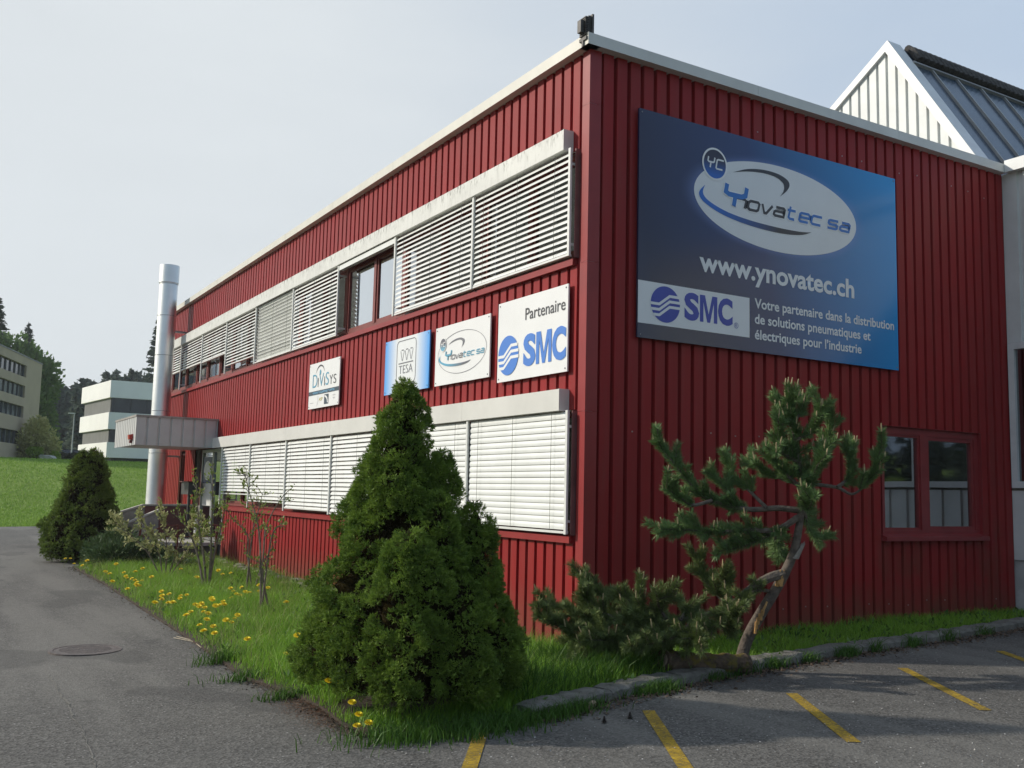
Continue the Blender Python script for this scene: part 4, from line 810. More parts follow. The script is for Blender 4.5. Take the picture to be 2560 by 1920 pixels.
# ------------------------------------------------------------------ plants
def foliage(name, c1, c2, isl=.75, rough=.6, tl=.15, vs=1.5): return mat(name, c1, rough, col2=c2, island=isl, vs=vs, spec=.25, tl=tl)
M_con = foliage('dwarf_spruce_needles', (.27, .385, .055), (.04, .095, .018), .38, tl=.25, vs=7)
M_conin = mat('crown_core_shade', (.02, .016, .006), 1.0, var=.4, vs=14, bump=.8, bs=40, spec=.02)  # shade of the crown's hollows put into this near-black core colour
M_bark = mat('grey_brown_bark', (.16, .115, .08), .9, var=.35, vs=18, bump=.8, bs=45, stretch=(1, 1, .35))
M_grass = foliage('grass_blades', (.31, .5, .055), (.11, .26, .028), .7, .5, .35, vs=1.2)
def cone_tree(name, label, loc, lobes, ntuft, m, seed, tuft=.04, group=None, pad=.075, per=30):
    """lobes: (x, y, ztop, zbottom, [(t, r) ...]); tufts of short needles all over the union of the lobes."""
    rg = np.random.default_rng(seed); t = thing(name, label, 'conifer', loc, group)
    prof = [(np.array([a[0] for a in l[4]]), np.array([a[1] for a in l[4]])) for l in lobes]; ph = rg.uniform(0, 6.28, (len(lobes), 8))
    def rad(i, z, th, det=True):
        l = lobes[i]; q = (l[2]-z)/(l[2]-l[3]); r = np.interp(q, *prof[i]); p = ph[i]
        b = 1+.11*np.sin(3*th+p[0]+4*z)+.08*np.sin(5*th+p[1]-7*z)+.07*np.sin(9*th+p[2]+11*z)+.06*np.sin(z*13+p[3]+2*th)
        return r*b
    areas = np.array([(l[2]-l[3])*max(a[1] for a in l[4]) for l in lobes]); P = []; A = []
    npad = ntuft//per
    for i, l in enumerate(lobes):
        n = int(npad*areas[i]/areas.sum()*1.35)+6; q = rg.random(n*4); rr = np.interp(q, *prof[i]); q = q[rg.random(n*4) < (rr+.04)/(prof[i][1].max()+.04)][:n]
        z = l[2]-q*(l[2]-l[3]); th = rg.uniform(0, 2*PI, len(z)); r = rad(i, z, th)*rg.uniform(.8, 1.02, len(z))
        p = np.stack([l[0]+r*np.cos(th), l[1]+r*np.sin(th), z], 1); keep = np.ones(len(z), bool)
        for j, o in enumerate(lobes):
            if j == i: continue
            d = np.hypot(p[:, 0]-o[0], p[:, 1]-o[1]); inz = (p[:, 2] < o[2]) & (p[:, 2] > o[3]); keep &= ~(inz & (d < rad(j, p[:, 2], np.arctan2(p[:, 1]-o[1], p[:, 0]-o[0]))*1.0))
        hol = np.sin(p[:, 0]*9+ph[i, 4])*np.sin(p[:, 1]*8.3+ph[i, 5]+p[:, 0]*3)*np.sin(p[:, 2]*8+ph[i, 6]+p[:, 1]*2); keep &= hol > -.42
        p = p[keep]; th = th[keep]; P.append(p); A.append(unit(np.stack([np.cos(th), np.sin(th), np.full(len(th), .55)], 1)))
    pc = np.concatenate(P); pa = np.concatenate(A); pr_ = pad*rg.uniform(.65, 1.35, len(pc))
    C_ = np.repeat(pc, per, 0); N_ = np.repeat(pa, per, 0); R_ = np.repeat(pr_, per)
    d = unit(N_*.75+unit(rg.normal(size=C_.shape))); P = C_+d*(R_*rg.uniform(.75, 1.05, len(R_)))[:, None]*np.array([1, 1, .8]); A = unit(d+N_*.5+np.array([0, 0, .25])); K = 6; qs = []
    for k in range(K):
        e = unit(A+rg.normal(0, .5, A.shape)); ln = tuft*rg.uniform(.65, 1.25, len(P)); qs.append(leaf_quads(P+A*rg.uniform(-.5, .3, (len(P), 1))*tuft, e, ln, ln*.13, rg))
    npmesh('foliage', np.concatenate(qs), m, t)
    # brown dead twigs showing in the gaps
    Q = []
    for i, l in enumerate(lobes):
        n = int(26000*areas[i]/areas.sum()); q = rg.random(n); z = l[2]-q*(l[2]-l[3]); th = rg.uniform(0, 2*PI, n); r = np.maximum(.005, rad(i, z, th)*rg.uniform(.76, .88, n)-.03)
        p = np.stack([l[0]+r*np.cos(th), l[1]+r*np.sin(th), z], 1); e = unit(np.stack([np.cos(th), np.sin(th), np.full(n, .4)], 1)+rg.normal(0, .55, (n, 3))); ln = tuft*rg.uniform(1.2, 2.6, n); Q.append(leaf_quads(p, e, ln, tuft*.09, rg))
    npmesh('dead_twigs', np.concatenate(Q), foliage('dead_twig_sprays', (.075, .05, .022), (.022, .022, .008), .7), t)
    mb = MB()  # added solid core that stops see-through and darkens the gaps
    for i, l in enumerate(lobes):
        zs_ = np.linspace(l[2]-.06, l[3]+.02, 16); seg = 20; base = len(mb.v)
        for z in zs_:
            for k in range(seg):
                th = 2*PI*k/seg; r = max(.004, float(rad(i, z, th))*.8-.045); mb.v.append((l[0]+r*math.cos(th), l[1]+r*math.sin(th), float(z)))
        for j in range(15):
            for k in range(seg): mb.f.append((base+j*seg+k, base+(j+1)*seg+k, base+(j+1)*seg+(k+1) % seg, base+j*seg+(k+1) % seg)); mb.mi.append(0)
    mb.build('dark_core', M_conin, t, smooth=True)
    z0 = lobes[0][3]; MB().tube([(lobes[0][0], lobes[0][1], loc[2]-.05), (lobes[0][0], lobes[0][1], z0+.5)], [.06, .05], 8).build('trunk', M_bark, t)
    return t
MAIN = [(0, .015), (.03, .07), (.08, .15), (.155, .2), (.25, .28), (.37, .37), (.45, .41), (.58, .48), (.67, .6), (.79, .66), (.93, .56), (1, .44)]
rnd = [(0, .02), (.08, .35), (.25, .65), (.5, .92), (.75, 1), (1, .8)]
def lobe(x, y, zt, zb, r): return (x, y, zt, zb, [(a, b*r) for a, b in rnd])
gzb = gz(-2.85)
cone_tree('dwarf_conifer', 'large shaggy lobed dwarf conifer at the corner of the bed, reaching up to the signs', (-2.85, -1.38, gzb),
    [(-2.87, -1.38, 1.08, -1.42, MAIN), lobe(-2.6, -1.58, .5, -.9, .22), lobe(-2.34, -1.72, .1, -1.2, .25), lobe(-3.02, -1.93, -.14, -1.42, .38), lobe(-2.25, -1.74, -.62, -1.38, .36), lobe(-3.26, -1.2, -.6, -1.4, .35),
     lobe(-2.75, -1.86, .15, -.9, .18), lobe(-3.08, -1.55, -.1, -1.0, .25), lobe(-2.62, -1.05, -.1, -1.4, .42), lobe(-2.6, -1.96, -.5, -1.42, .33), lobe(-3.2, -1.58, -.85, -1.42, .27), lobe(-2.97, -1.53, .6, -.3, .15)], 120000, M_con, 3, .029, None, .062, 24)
M_con2 = foliage('olive_spruce_needles', (.25, .32, .055), (.06, .11, .025), .4, vs=6)
P2 = [(0, .02), (.06, .12), (.2, .26), (.4, .41), (.6, .58), (.8, .73), (.92, .73), (1, .55)]
cone_tree('dwarf_conifer', 'smaller twin-topped cone-shaped conifer at the far end of the bed by the steps', (-2.97, 16.2, gz(-2.97)),
    [(-3.05, 16.2, .92, -1.58, P2), (-2.83, 16.1, .94, -1.5, P2), lobe(-3.4, 16.3, -.75, -1.55, .26), lobe(-2.6, 15.9, -.7, -1.55, .28)], 22000, M_con2, 8, .055, None, .1, 18)
# low juniper between the small conifer and the bed
M_jun = foliage('juniper_sprays', (.11, .17, .06), (.035, .065, .028), .6)
def blobbush(name, label, cat_, loc, blobs, n, m, seed, ln, wd, up=.5, twigs=None, tl=.15, part='foliage', group=None):
    rg = np.random.default_rng(seed); t = thing(name, label, cat_, loc, group); P = []; A = []; vol = np.array([b[3]*b[4]*b[5] for b in blobs])**.67
    for b, w in zip(blobs, vol/vol.sum()):
        k = int(n*w); d = unit(rg.normal(size=(k, 3))); r = rg.random((k, 1))**.4; P.append(np.array(b[:3])+d*r*np.array(b[3:6])*(1+.12*np.sin(d[:, :1]*9+d[:, 1:2]*7))); A.append(d)
    P = np.concatenate(P); A = unit(np.concatenate(A)+np.array([0, 0, up])+rg.normal(0, .5, (len(P), 3))); s = rg.uniform(.6, 1.4, len(P))
    npmesh(part, leaf_quads(P, A, ln*s, wd*s, rg), m, t)
    mb = MB(); rr = random.Random(seed)
    for b in blobs:
        e = Vector(b[:3]); s0 = Vector(loc); mid = (s0+e)/2+Vector((rr.uniform(-.1, .1), rr.uniform(-.1, .1), 0))*b[3]
        mb.tube([s0, mid, e], [b[3]*.09, b[3]*.06, b[3]*.03], 6)
    mb.build('branches', M_bark, t); return t
blobbush('juniper_bush', 'low dark juniper spreading at the foot of the small conifer', 'shrub', (-2.6, 13.6, gz(-2.6)),
    [(-2.75, 13.4, -1.35, .4, .4, .3), (-2.35, 13.6, -1.3, .45, .5, .32), (-2.05, 13.7, -1.32, .4, .4, .25), (-2.5, 14.2, -1.15, .5, .5, .35), (-1.75, 14.1, -1.4, .35, .35, .2), (-2.95, 13.9, -1.3, .3, .4, .3)], 9000, M_jun, 11, .12, .012, .3)
blobbush('juniper_bush', 'small dull green creeping bush between the juniper and the landing', 'shrub', (-1.75, 12.4, gz(-1.75)), [(-1.75, 12.4, -1.45, .35, .35, .16), (-1.4, 12.6, -1.5, .3, .3, .12)], 1800, M_jun, 12, .09, .012, .3)
# ------------------------------------------------------------------ bent pine
M_pn = foliage('pine_needles', (.2, .3, .095), (.07, .14, .06), .65, .5, .1, vs=3)
M_candle = mat('pale_pine_candles', (.42, .33, .18), .7, var=.2, vs=20)
M_pbark = mat('pine_bark', (.17, .135, .105), .9, var=.35, vs=16, bump=.9, bs=35, col2=(.065, .052, .043))
M_wood = mat('fresh_torn_wood', (.55, .31, .11), .8, var=.2, vs=25)
TRUNK=[(.95,-1.58,-1.58),(.88,-1.56,-1.43),(.93,-1.61,-1.19),(1.03,-1.70,-.94),(1.16,-1.82,-.64),(1.25,-1.91,-.36),(1.28,-1.95,-.14),(1.29,-1.99,.11),(1.28,-2.02,.36),(1.22,-2.02,.60),(1.16,-2.01,.85),(1.12,-2.02,1.10),(1.07,-2.03,1.34)]
BR={
 'left_top':[(1.28,-1.98,0.08),(1.10,-1.86,0.10),(0.87,-1.71,0.08),(0.64,-1.56,0.12),(0.48,-1.45,0.19),(0.32,-1.36,0.36),(0.16,-1.28,0.58),(0.02,-1.20,0.75)],
 'left_low':[(1.26,-1.97,0.01),(1.02,-1.90,-0.12),(0.73,-1.82,-0.12),(0.40,-1.71,-0.15),(0.12,-1.64,-0.13),(-0.18,-1.55,-0.13)],
 'left_mid':[(1.28,-2.02,0.33),(1.16,-1.84,0.40),(1.05,-1.67,0.50),(1.01,-1.54,0.60)],
 'left_mid2':[(0.80,-1.64,0.08),(0.72,-1.55,0.24),(0.63,-1.46,0.39),(0.61,-1.40,0.45)],
 'left_mid3':[(0.50,-1.53,0.16),(0.27,-1.50,0.11),(0.07,-1.51,0.20),(-0.10,-1.54,0.27)],
 'left_mid4':[(0.98,-1.81,0.10),(0.90,-1.65,0.27),(0.84,-1.49,0.42),(0.82,-1.37,0.59)],
 'low_fan':[(1.22,-1.94,-0.04),(0.94,-1.84,-0.19),(0.68,-1.77,-0.29),(0.41,-1.70,-0.34)],
 'low_drop':[(1.08,-1.84,-0.12),(1.13,-1.79,-0.24),(1.22,-1.77,-0.37),(1.33,-1.77,-0.42)],
 'right_arm':[(1.34,-2.06,0.35),(1.55,-2.22,0.32),(1.67,-2.33,0.26),(1.78,-2.46,0.45),(1.81,-2.56,0.74)],
 'right_sub':[(1.54,-2.23,0.32),(1.71,-2.25,0.44),(1.77,-2.21,0.62),(1.86,-2.19,0.79)],
 'right_small':[(1.30,-2.00,0.11),(1.43,-1.97,-0.11),(1.57,-1.96,-0.19),(1.69,-1.97,-0.15)],
 'up1':[(1.24,-2.02,0.56),(1.01,-1.98,0.67),(0.93,-2.03,0.86),(0.87,-2.09,0.99)],
 'up2':[(1.25,-2.02,0.48),(1.45,-2.09,0.56),(1.52,-2.10,0.79),(1.61,-2.13,1.06)],
 'up3':[(1.18,-2.02,0.78),(1.25,-2.15,0.87),(1.26,-2.25,1.02),(1.22,-2.32,1.12)],
 'up4':[(1.15,-2.01,0.90),(1.11,-1.95,1.05),(1.13,-1.92,1.16)],
 'up5':[(1.15,-2.02,0.97),(1.28,-2.03,1.11),(1.33,-1.99,1.23)],
 'up6':[(1.26,-2.00,0.31),(0.89,-1.99,0.59),(0.79,-2.12,0.66)],
 'up7':[(1.28,-2.00,0.21),(1.24,-2.18,0.41),(1.20,-2.37,0.69)],
 'up8':[(1.29,-2.01,0.21),(1.21,-2.15,0.11),(1.10,-2.31,0.21)],
}
FB={
 'main':[(1.14,-1.88,-0.56),(0.99,-1.83,-0.60),(0.81,-1.76,-0.71),(0.65,-1.69,-0.85),(0.44,-1.60,-0.95),(0.16,-1.48,-1.01),(-0.11,-1.37,-1.03),(-0.43,-1.23,-1.00)],
 'b2':[(1.07,-1.75,-0.74),(0.85,-1.80,-0.72),(0.62,-1.83,-0.79),(0.42,-1.86,-0.94),(0.14,-1.86,-1.07)],
 'f1':[(0.66,-1.61,-0.89),(0.55,-1.48,-0.73),(0.48,-1.38,-0.56),(0.47,-1.32,-0.42)],
 'f2':[(0.70,-1.63,-0.86),(0.59,-1.65,-0.69),(0.52,-1.68,-0.51)],
 'f3':[(-0.11,-1.36,-1.03),(-0.33,-1.18,-0.80),(-0.48,-1.01,-0.81),(-0.63,-0.87,-0.60)],
 'f4':[(-0.30,-1.25,-1.03),(-0.49,-1.02,-1.00),(-0.71,-0.78,-0.95),(-0.88,-0.56,-0.92)],
 'f5':[(-0.19,-1.31,-1.03),(-0.22,-1.26,-0.84),(-0.18,-1.25,-0.68)],
 'f6':[(0.01,-1.43,-1.02),(-0.15,-1.48,-0.82),(-0.08,-1.65,-0.76)],
 'f7':[(-0.36,-1.21,-1.03),(-0.64,-1.11,-1.08),(-0.93,-1.02,-1.10),(-1.20,-0.95,-0.96)],
 'f8':[(0.22,-1.56,-1.02),(-0.00,-1.60,-1.14),(-0.27,-1.63,-1.19),(-0.59,-1.63,-1.20)],
 'f9':[(0.43,-1.69,-0.99),(0.42,-1.90,-1.08),(0.30,-2.09,-0.84)],
 'f10':[(0.35,-1.63,-1.01),(0.10,-1.76,-1.15),(-0.05,-1.97,-1.16)],
 'f11':[(-0.23,-1.28,-1.05),(-0.55,-1.31,-1.18),(-0.85,-1.36,-1.17)],
 'f12':[(-0.44,-1.16,-1.01),(-0.68,-1.15,-0.89),(-0.87,-1.18,-0.74)],
 'f13':[(0.12,-1.50,-1.02),(0.24,-1.47,-0.91),(0.39,-1.44,-0.89)],
}
pine = thing('bent_pine', 'young storm-bent pine with a broken branch and pale candles by the short red wall', 'pine tree', (.9, -1.56, gz(.9)))
MB().tube(cat(TRUNK, 4), [.082, .078, .074, .07, .066]+[.063-.0008*i for i in range(8)]+[max(.01, .057-.0015*i) for i in range(36)], 10).build('trunk', M_pbark, pine, smooth=True)
mb = MB(); rr = random.Random(9)
for i in range(7):
    a_ = rr.uniform(0, 6.28); mb.tube([(1.25+.02*math.cos(a_), -1.93+.02*math.sin(a_), -.4), (1.33+.03*math.cos(a_)+rr.uniform(-.02, .02), -1.97+.03*math.sin(a_), -.25+rr.uniform(-.06, .05))], [.022, .004], 5)
mb.build('broken_stub', mat('grey_splintered_wood', (.3, .27, .23), .9, var=.2, vs=20), pine)
mb = MB()
for i in range(9):
    a_ = rr.uniform(-.4, 1.2); mb.tube([(1.1+.02*math.cos(a_*5), -1.86+.02*math.sin(a_*5), -.68+rr.uniform(0, .05)), (1.1+rr.uniform(-.02, .03), -1.9+rr.uniform(-.02, .02), -.56+rr.uniform(-.02, .05))], [.022, .006], 5)
for i in range(6): mb.tube([(.925+i*.012+rr.uniform(-.015, .02), -1.69-i*.014+rr.uniform(-.01, .01), -1.16+i*.045), (.945+i*.013+rr.uniform(-.015, .02), -1.7-i*.014, -1.04+i*.04)], [.014, .01], 5)
mb.build('torn_wood', M_wood, pine)
NEED = []; CAND = MB()
def shoot(p0, p1, rg, n=None, nl=.082, bare=0):
    p0 = np.array(p0); p1 = np.array(p1); d = p1-p0; L_ = np.linalg.norm(d); d = d/max(L_, 1e-6); n = n or int(L_*1700)
    t = bare+(1-bare)*rg.random(n); base = p0+d*(t*L_)[:, None]; s = unit(np.cross(d, unit(rg.normal(size=(n, 3))))); a_ = unit(s*.8+d*rg.uniform(.35, 1.0, (n, 1))+np.array([0, 0, .12])); ln = nl*rg.uniform(.7, 1.15, n)
    NEED.append(leaf_quads(base, a_, ln, .0026, rg))
def pinebranch(name, pts, r0, rg, dens=1.0, parent=None, bare=.25, droop=0):
    P = cat(pts, 5); n = len(P); mb = MB(); mb.tube(P, [max(.005, r0*(1-.8*i/(n-1))) for i in range(n)], 7); global CAND
    Ls = [0]
    for a_, b_ in zip(P, P[1:]): Ls.append(Ls[-1]+math.dist(a_, b_))
    tot = Ls[-1]
    def at(s):
        for i in range(n-1):
            if Ls[i+1] >= s: k = (s-Ls[i])/max(1e-6, Ls[i+1]-Ls[i]); return np.array(P[i])*(1-k)+np.array(P[i+1])*k, unit(np.array(P[i+1])-np.array(P[i]))
        return np.array(P[-1]), unit(np.array(P[-1])-np.array(P[-2]))
    for i in range(n-1):
        if Ls[i] > tot*bare: shoot(P[i], P[i+1], rg)
    s = tot*bare
    while s < tot:
        if rg.random() < .85*dens:
            p, d = at(s); q = unit(d*.75+unit(np.cross(d, rg.normal(size=3)))*.75+np.array([0, 0, .3-droop])); ln = rg.uniform(.08, .19); e = p+q*ln+np.array([0, 0, .02]); shoot(p, e, rg); mb.tube([p, e], [.006, .004], 5)
            if rg.random() < .45: candle(e, q, rg)
        s += .05
    e, d = at(tot); candle(e, d, rg); candle(e+rg.normal(0, .012, 3), d, rg)
    mb.build(name, M_pbark, parent)
def candle(e, q, rg):
    u_ = unit(q*.35+np.array([0, 0, .9])+rg.normal(0, .1, 3)); CAND.tube([e, e+u_*.03, e+u_*rg.uniform(.055, .09)], [.0065, .0075, .005], 5)
rg = np.random.default_rng(21)
for k, v in BR.items(): pinebranch('branch', v, .035 if k in ('left_top', 'left_low') else .022, rg, 1.0, pine, .5 if k == 'right_arm' else .3 if k.startswith('left') else .12)
for i in range(8, len(TRUNK)-1): shoot(TRUNK[i], TRUNK[i+1], rg, 500)
for i in range(26):
    z = rg.uniform(.3, 1.3); b = np.array([1.28-.2*max(0, z-.36)/.98, -2.02, z]); q = unit(np.array([*rg.normal(0, 1, 2), .9])); e = b+q*rg.uniform(.09, .19)*(1.2-.45*z); shoot(b, e, rg); candle(e, q, rg)
for dx, dy in ((0, 0), (.02, .02), (-.03, .01), (.01, -.03)): candle(np.array([1.07+dx, -2.03+dy, 1.34]), np.array([0, 0, 1.]), rg)
npmesh('needles', np.concatenate(NEED), M_pn, pine); tag(CAND.build('candles', M_candle, pine), kind='stuff')
NEED = []; CAND = MB()
fbr = thing('fallen_pine_branch', 'big broken pine branch lying in a heap of needles at the building corner', 'branch', (.1, -1.5, gz(.1)))
for k, v in FB.items():
    pinebranch('limb' if k == 'main' else 'twig', v, .055 if k == 'main' else .02, rg, 1.2, fbr, .5 if k == 'main' else .15, .15)
for i in range(80):
    s = rg.random()**.8; b = np.array([.35-1.25*s, -1.62+.55*s+rg.normal(0, .1), -1.14+rg.normal(0, .08)]); q = unit(rg.normal(size=3)+np.array([-.3, -.2, .45])); e = b+q*rg.uniform(.12, .28); shoot(b, e, rg, 380); 
    if i % 7 == 0: candle(e, q, rg)
npmesh('needles', np.concatenate(NEED), foliage('fading_pine_needles', (.21, .26, .08), (.075, .115, .045), .65, .5, .1, vs=3), fbr); tag(CAND.build('candles', M_candle, fbr), kind='stuff')
lg = thing('log', 'short mossy log lying at the foot of the bent pine', 'log', (.4, -1.55, gz(.4)))
def log_b(t, out, b, mp): return mixc(t, ramp(t, noise(t, scaled(t, (1, 1, 1)), 9, 4, .6), .5, .6), out, mixc(t, noise(t, None, 4), (.19, .12, .02), (.06, .075, .015)))
M_log = mat('mossy_bark', (.11, .075, .05), .95, var=.3, vs=10, bump=1, bs=30, build=log_b)
MB().tube(cat([(.84,-1.68,-1.45),(.58,-1.62,-1.44),(.32,-1.56,-1.43),(.05,-1.5,-1.4),(-.1,-1.5,-1.38)], 5), [.095+.01*math.sin(i*1.7) for i in range(21)], 12).build('bark', M_log, lg, smooth=False)
MB().tube([(-.098,-1.5,-1.381),(-.106,-1.5,-1.379)], .07, 12).build('cut_end', mat('weathered_cut_wood', (.3, .22, .16), .9, var=.2, vs=30), lg)
# ------------------------------------------------------------------ thin young shrubs in the bed
M_leafy = foliage('young_spring_leaves', (.3, .36, .09), (.13, .2, .045), .8, .5, .3); M_leafp = foliage('pale_spring_leaves', (.55, .53, .27), (.3, .34, .13), .8, .5, .3)
M_twig = mat('pale_grey_bark', (.2, .165, .125), .9, var=.25, vs=14, bump=.4, bs=60)
def thin_shrub(label, stems, seed, m, dens=1.0, r0=.022, lf=.052, spread=.35, sidem=1.0):
    rg = np.random.default_rng(seed); b0 = stems[0][0]; t = thing('thin_shrub', label, 'shrub', (b0[0], b0[1], gz(b0[0]))); mb = MB(); LP = []; LA = []
    for st_ in stems:
        st_ = [(*st_[0][:2], gz(st_[0][0])-.02)]+list(st_[1:]); P = cat(st_, 6); n = len(P); mb.tube(P, [max(.004, r0*(1-.8*i/(n-1))) for i in range(n)], 7)
        for i in range(4, n):
            p = np.array(P[i]); d = unit(np.array(P[min(i+1, n-1)])-np.array(P[i-1]))
            for k in range(rg.poisson(.75*sidem)):
                q = unit(d*.5+unit(rg.normal(size=3))*.8+np.array([0, 0, .35])); ln = rg.uniform(.12, spread)*(1.2-.5*i/n); e = p+q*ln; mid = p+q*ln*.5+rg.normal(0, .015, 3); mb.tube([p, mid, e], [.005, .004, .002], 5)
                kk = int(rg.integers(9, 18)*dens); tt = rg.uniform(.35, 1.05, (kk, 1)); LP.append(p+q*ln*tt+rg.normal(0, .018, (kk, 3))); LA.append(unit(q+rg.normal(0, .7, (kk, 3))+np.array([0, 0, .5])))
            kk = int(rg.integers(1, 4)*dens)
            if i > n*.45 and kk: LP.append(p+rg.normal(0, .02, (kk, 3))); LA.append(unit(rg.normal(0, .7, (kk, 3))+np.array([0, 0, .6])))
    mb.build('stems', M_twig, t); LP = np.concatenate(LP); LA = np.concatenate(LA); s = rg.uniform(.6, 1.3, len(LP)); npmesh('leaves', leaf_quads(LP, LA, lf*s, lf*.34*s, rg), m, t); return t
thin_shrub('tallest thin shrub with several grey stems rising in front of the entrance door', [[(-2.03,8.2,-1.6),(-2.11,8.18,-1.04),(-2.21,8.18,-.6),(-2.27,8.16,-.14),(-2.34,8.13,.36)],[(-2.0,8.19,-1.6),(-2.01,8.12,-1.04),(-2.04,8.07,-.53),(-2.06,8.02,-.03),(-2.11,7.96,.6)],[(-2.06,8.2,-1.6),(-2.2,8.3,-.95),(-2.4,8.4,-.5),(-2.6,8.5,-.28)],[(-2.02,8.18,-1.6),(-1.95,8.1,-.9),(-1.88,8.0,-.4),(-1.85,7.9,.1)]], 31, M_leafy, 1.1, .024, .048, .3)
thin_shrub('bushy shrub covered in pale yellowish leaves in front of the landing', [[(-2.3,10.3,-1.6),(-2.4,10.35,-1.1),(-2.55,10.4,-.7),(-2.8,10.5,-.45)],[(-2.28,10.3,-1.6),(-2.3,10.2,-1.0),(-2.4,10.15,-.55),(-2.5,10.1,-.3)],[(-2.26,10.3,-1.6),(-2.1,10.2,-1.0),(-2.0,10.1,-.65),(-1.85,10.0,-.4)],[(-2.3,10.32,-1.6),(-2.6,10.5,-1.05),(-2.95,10.7,-.7),(-3.1,10.8,-.55)],[(-2.27,10.28,-1.6),(-1.95,10.3,-1.1),(-1.7,10.3,-.75)]], 32, M_leafp, 2.2, .016, .055, .42, 1.6)
thin_shrub('thin sparse-leaved shrub standing before the lower red wall and white blinds, nearest the large conifer', [[(-1.99,4.75,-1.61),(-2.13,4.76,-1.08),(-2.15,4.72,-.7),(-2.14,4.67,-.34),(-2.0,4.54,.03),(-1.87,4.44,.2)],[(-2.13,4.76,-1.08),(-2.18,4.78,-.7),(-2.24,4.8,-.3),(-2.36,4.85,.12),(-2.42,4.88,.36)],[(-2.15,4.72,-.7),(-2.05,4.7,-.5),(-1.9,4.6,-.35)]], 33, M_leafy, .8, .018, .045, .26, .9)
thin_shrub('slender pinkish-barked shrub with sparse leaves beside the door-side shrub', [[(-1.42,7.55,-1.6),(-1.54,7.55,-1.0),(-1.58,7.52,-.61),(-1.8,7.62,-.35),(-1.96,7.69,-.12)],[(-1.54,7.55,-1.0),(-1.5,7.5,-.6),(-1.45,7.4,-.2),(-1.42,7.3,.1)],[(-1.42,7.55,-1.6),(-1.3,7.5,-1.1),(-1.1,7.4,-.7)]], 34, M_leafy, .8, .018, .045, .28, .9)
# ------------------------------------------------------------------ grass and weeds
from bisect import bisect
BX = np.array(BED)
def inpoly(x, y):
    r = np.zeros(len(x), bool); n = len(BX)
    for i in range(n):
        (x0, y0), (x1, y1) = BX[i], BX[i-1]; c = ((y0 > y) != (y1 > y)); r ^= c & (x < (x1-x0)*(y-y0)/(y1-y0+1e-12)+x0)
    return r
def edge_d(x, y, pts):
    d = np.full(len(x), 9.)
    for (x0, y0), (x1, y1) in zip(pts, pts[1:]):
        l2 = (x1-x0)**2+(y1-y0)**2; t = np.clip(((x-x0)*(x1-x0)+(y-y0)*(y1-y0))/l2, 0, 1); d = np.minimum(d, np.hypot(x-x0-t*(x1-x0), y-y0-t*(y1-y0)))
    return d
def blades(name, x, y, z, h, w, m, rg, lean=.35, kind='stuff'):
    n = len(x); th = rg.uniform(0, 2*PI, n); ph = rg.uniform(0, 2*PI, n); s = np.stack([np.cos(th), np.sin(th), np.zeros(n)], 1)*w[:, None]; l = np.stack([np.cos(ph), np.sin(ph), np.zeros(n)], 1)*(h*rg.uniform(.05, lean, n))[:, None]
    b = np.stack([x, y, z], 1); up_ = np.array([0, 0, 1.]); mid = b+up_*(h*.55)[:, None]+l*.35; tip = b+up_*(h*rg.uniform(.85, 1, n))[:, None]+l*1.3
    return npblades(name, np.stack([b-s, b+s, mid+s*.7, mid-s*.7, tip], 1), m)
rg = np.random.default_rng(5); N_ = 200000
x = np.concatenate([rg.uniform(-3.75, .05, N_), rg.uniform(-3.6, 8.1, N_//2)]); y = np.concatenate([rg.uniform(-2.4, 15.4, N_), rg.uniform(-2.4, .05, N_//2)])
k = inpoly(x, y); x, y = x[k], y[k]
ed = edge_d(x, y, BEDL); kd = edge_d(x, y, KERB); cl = .5+.5*np.sin(x*2.3+np.sin(y*1.7)*1.5)*np.sin(y*1.9+x); cl2 = .5+.5*np.sin(x*7+y*3)*np.sin(y*8-x*2)
dist = np.hypot(x+6.4, y+9.1)
dc = np.hypot(x+2.85, y+1.4); ds = np.hypot(x+2.97, y-16.2)
pr = np.ones(len(x)); pr[dc < .5] = 0; pr[ds < .55] = 0; pr *= np.clip(.35+cl*.8+.3*cl2, 0, 1); pr *= np.clip(ed/.25, .25, 1); wall = (-x < .65) & (y > .2); pr[wall] *= np.clip((-x[wall]-.1)/.55, 0, 1)**1.5*.6; pr *= np.clip(1.25-dist/34, .35, 1); pr[kd < .1] = 0; 
lg_ = (x > -.3) & (x < .9) & (y > -1.75) & (y < -1.35); pr[lg_] *= .15
k = rg.random(len(x)) < pr*.8; x, y, ed, kd, cl, cl2 = x[k], y[k], ed[k], kd[k], cl[k], cl2[k]
h = rg.uniform(.08, .28, len(x))*(.55+.6*cl+.25*cl2)*np.clip(.45+ed/.6, .45, 1); right = (x > -.1) & (y < .1); h[right] *= np.clip(.75-.03*x[right], .45, .8); dc = np.hypot(x+2.85, y+1.4); h = np.where((dc < 1.4) & (y < -1.2), h*.75, h)
tag(blades('grass', x, y, za(x)+.02, h, rg.uniform(.0022, .0048, len(x)), M_grass, rg, .75), kind='stuff')
n = 9000; sx = rg.uniform(-3.5, -.5, n); sy = rg.uniform(-1.5, 14, n); k = inpoly(sx, sy) & (np.hypot(sx+2.85, sy+1.4) > .8) & (np.sin(sx*3+sy)*np.sin(sy*2.3) > -.4); sx, sy = sx[k], sy[k]; n = len(sx)
tag(blades('dry_stalks', sx, sy, za(sx)+.02, rg.uniform(.12, .42, n), rg.uniform(.0014, .0026, n), foliage('straw_blades', (.38, .36, .15), (.2, .24, .07), .8, .6, .2), rg, .9), kind='stuff')
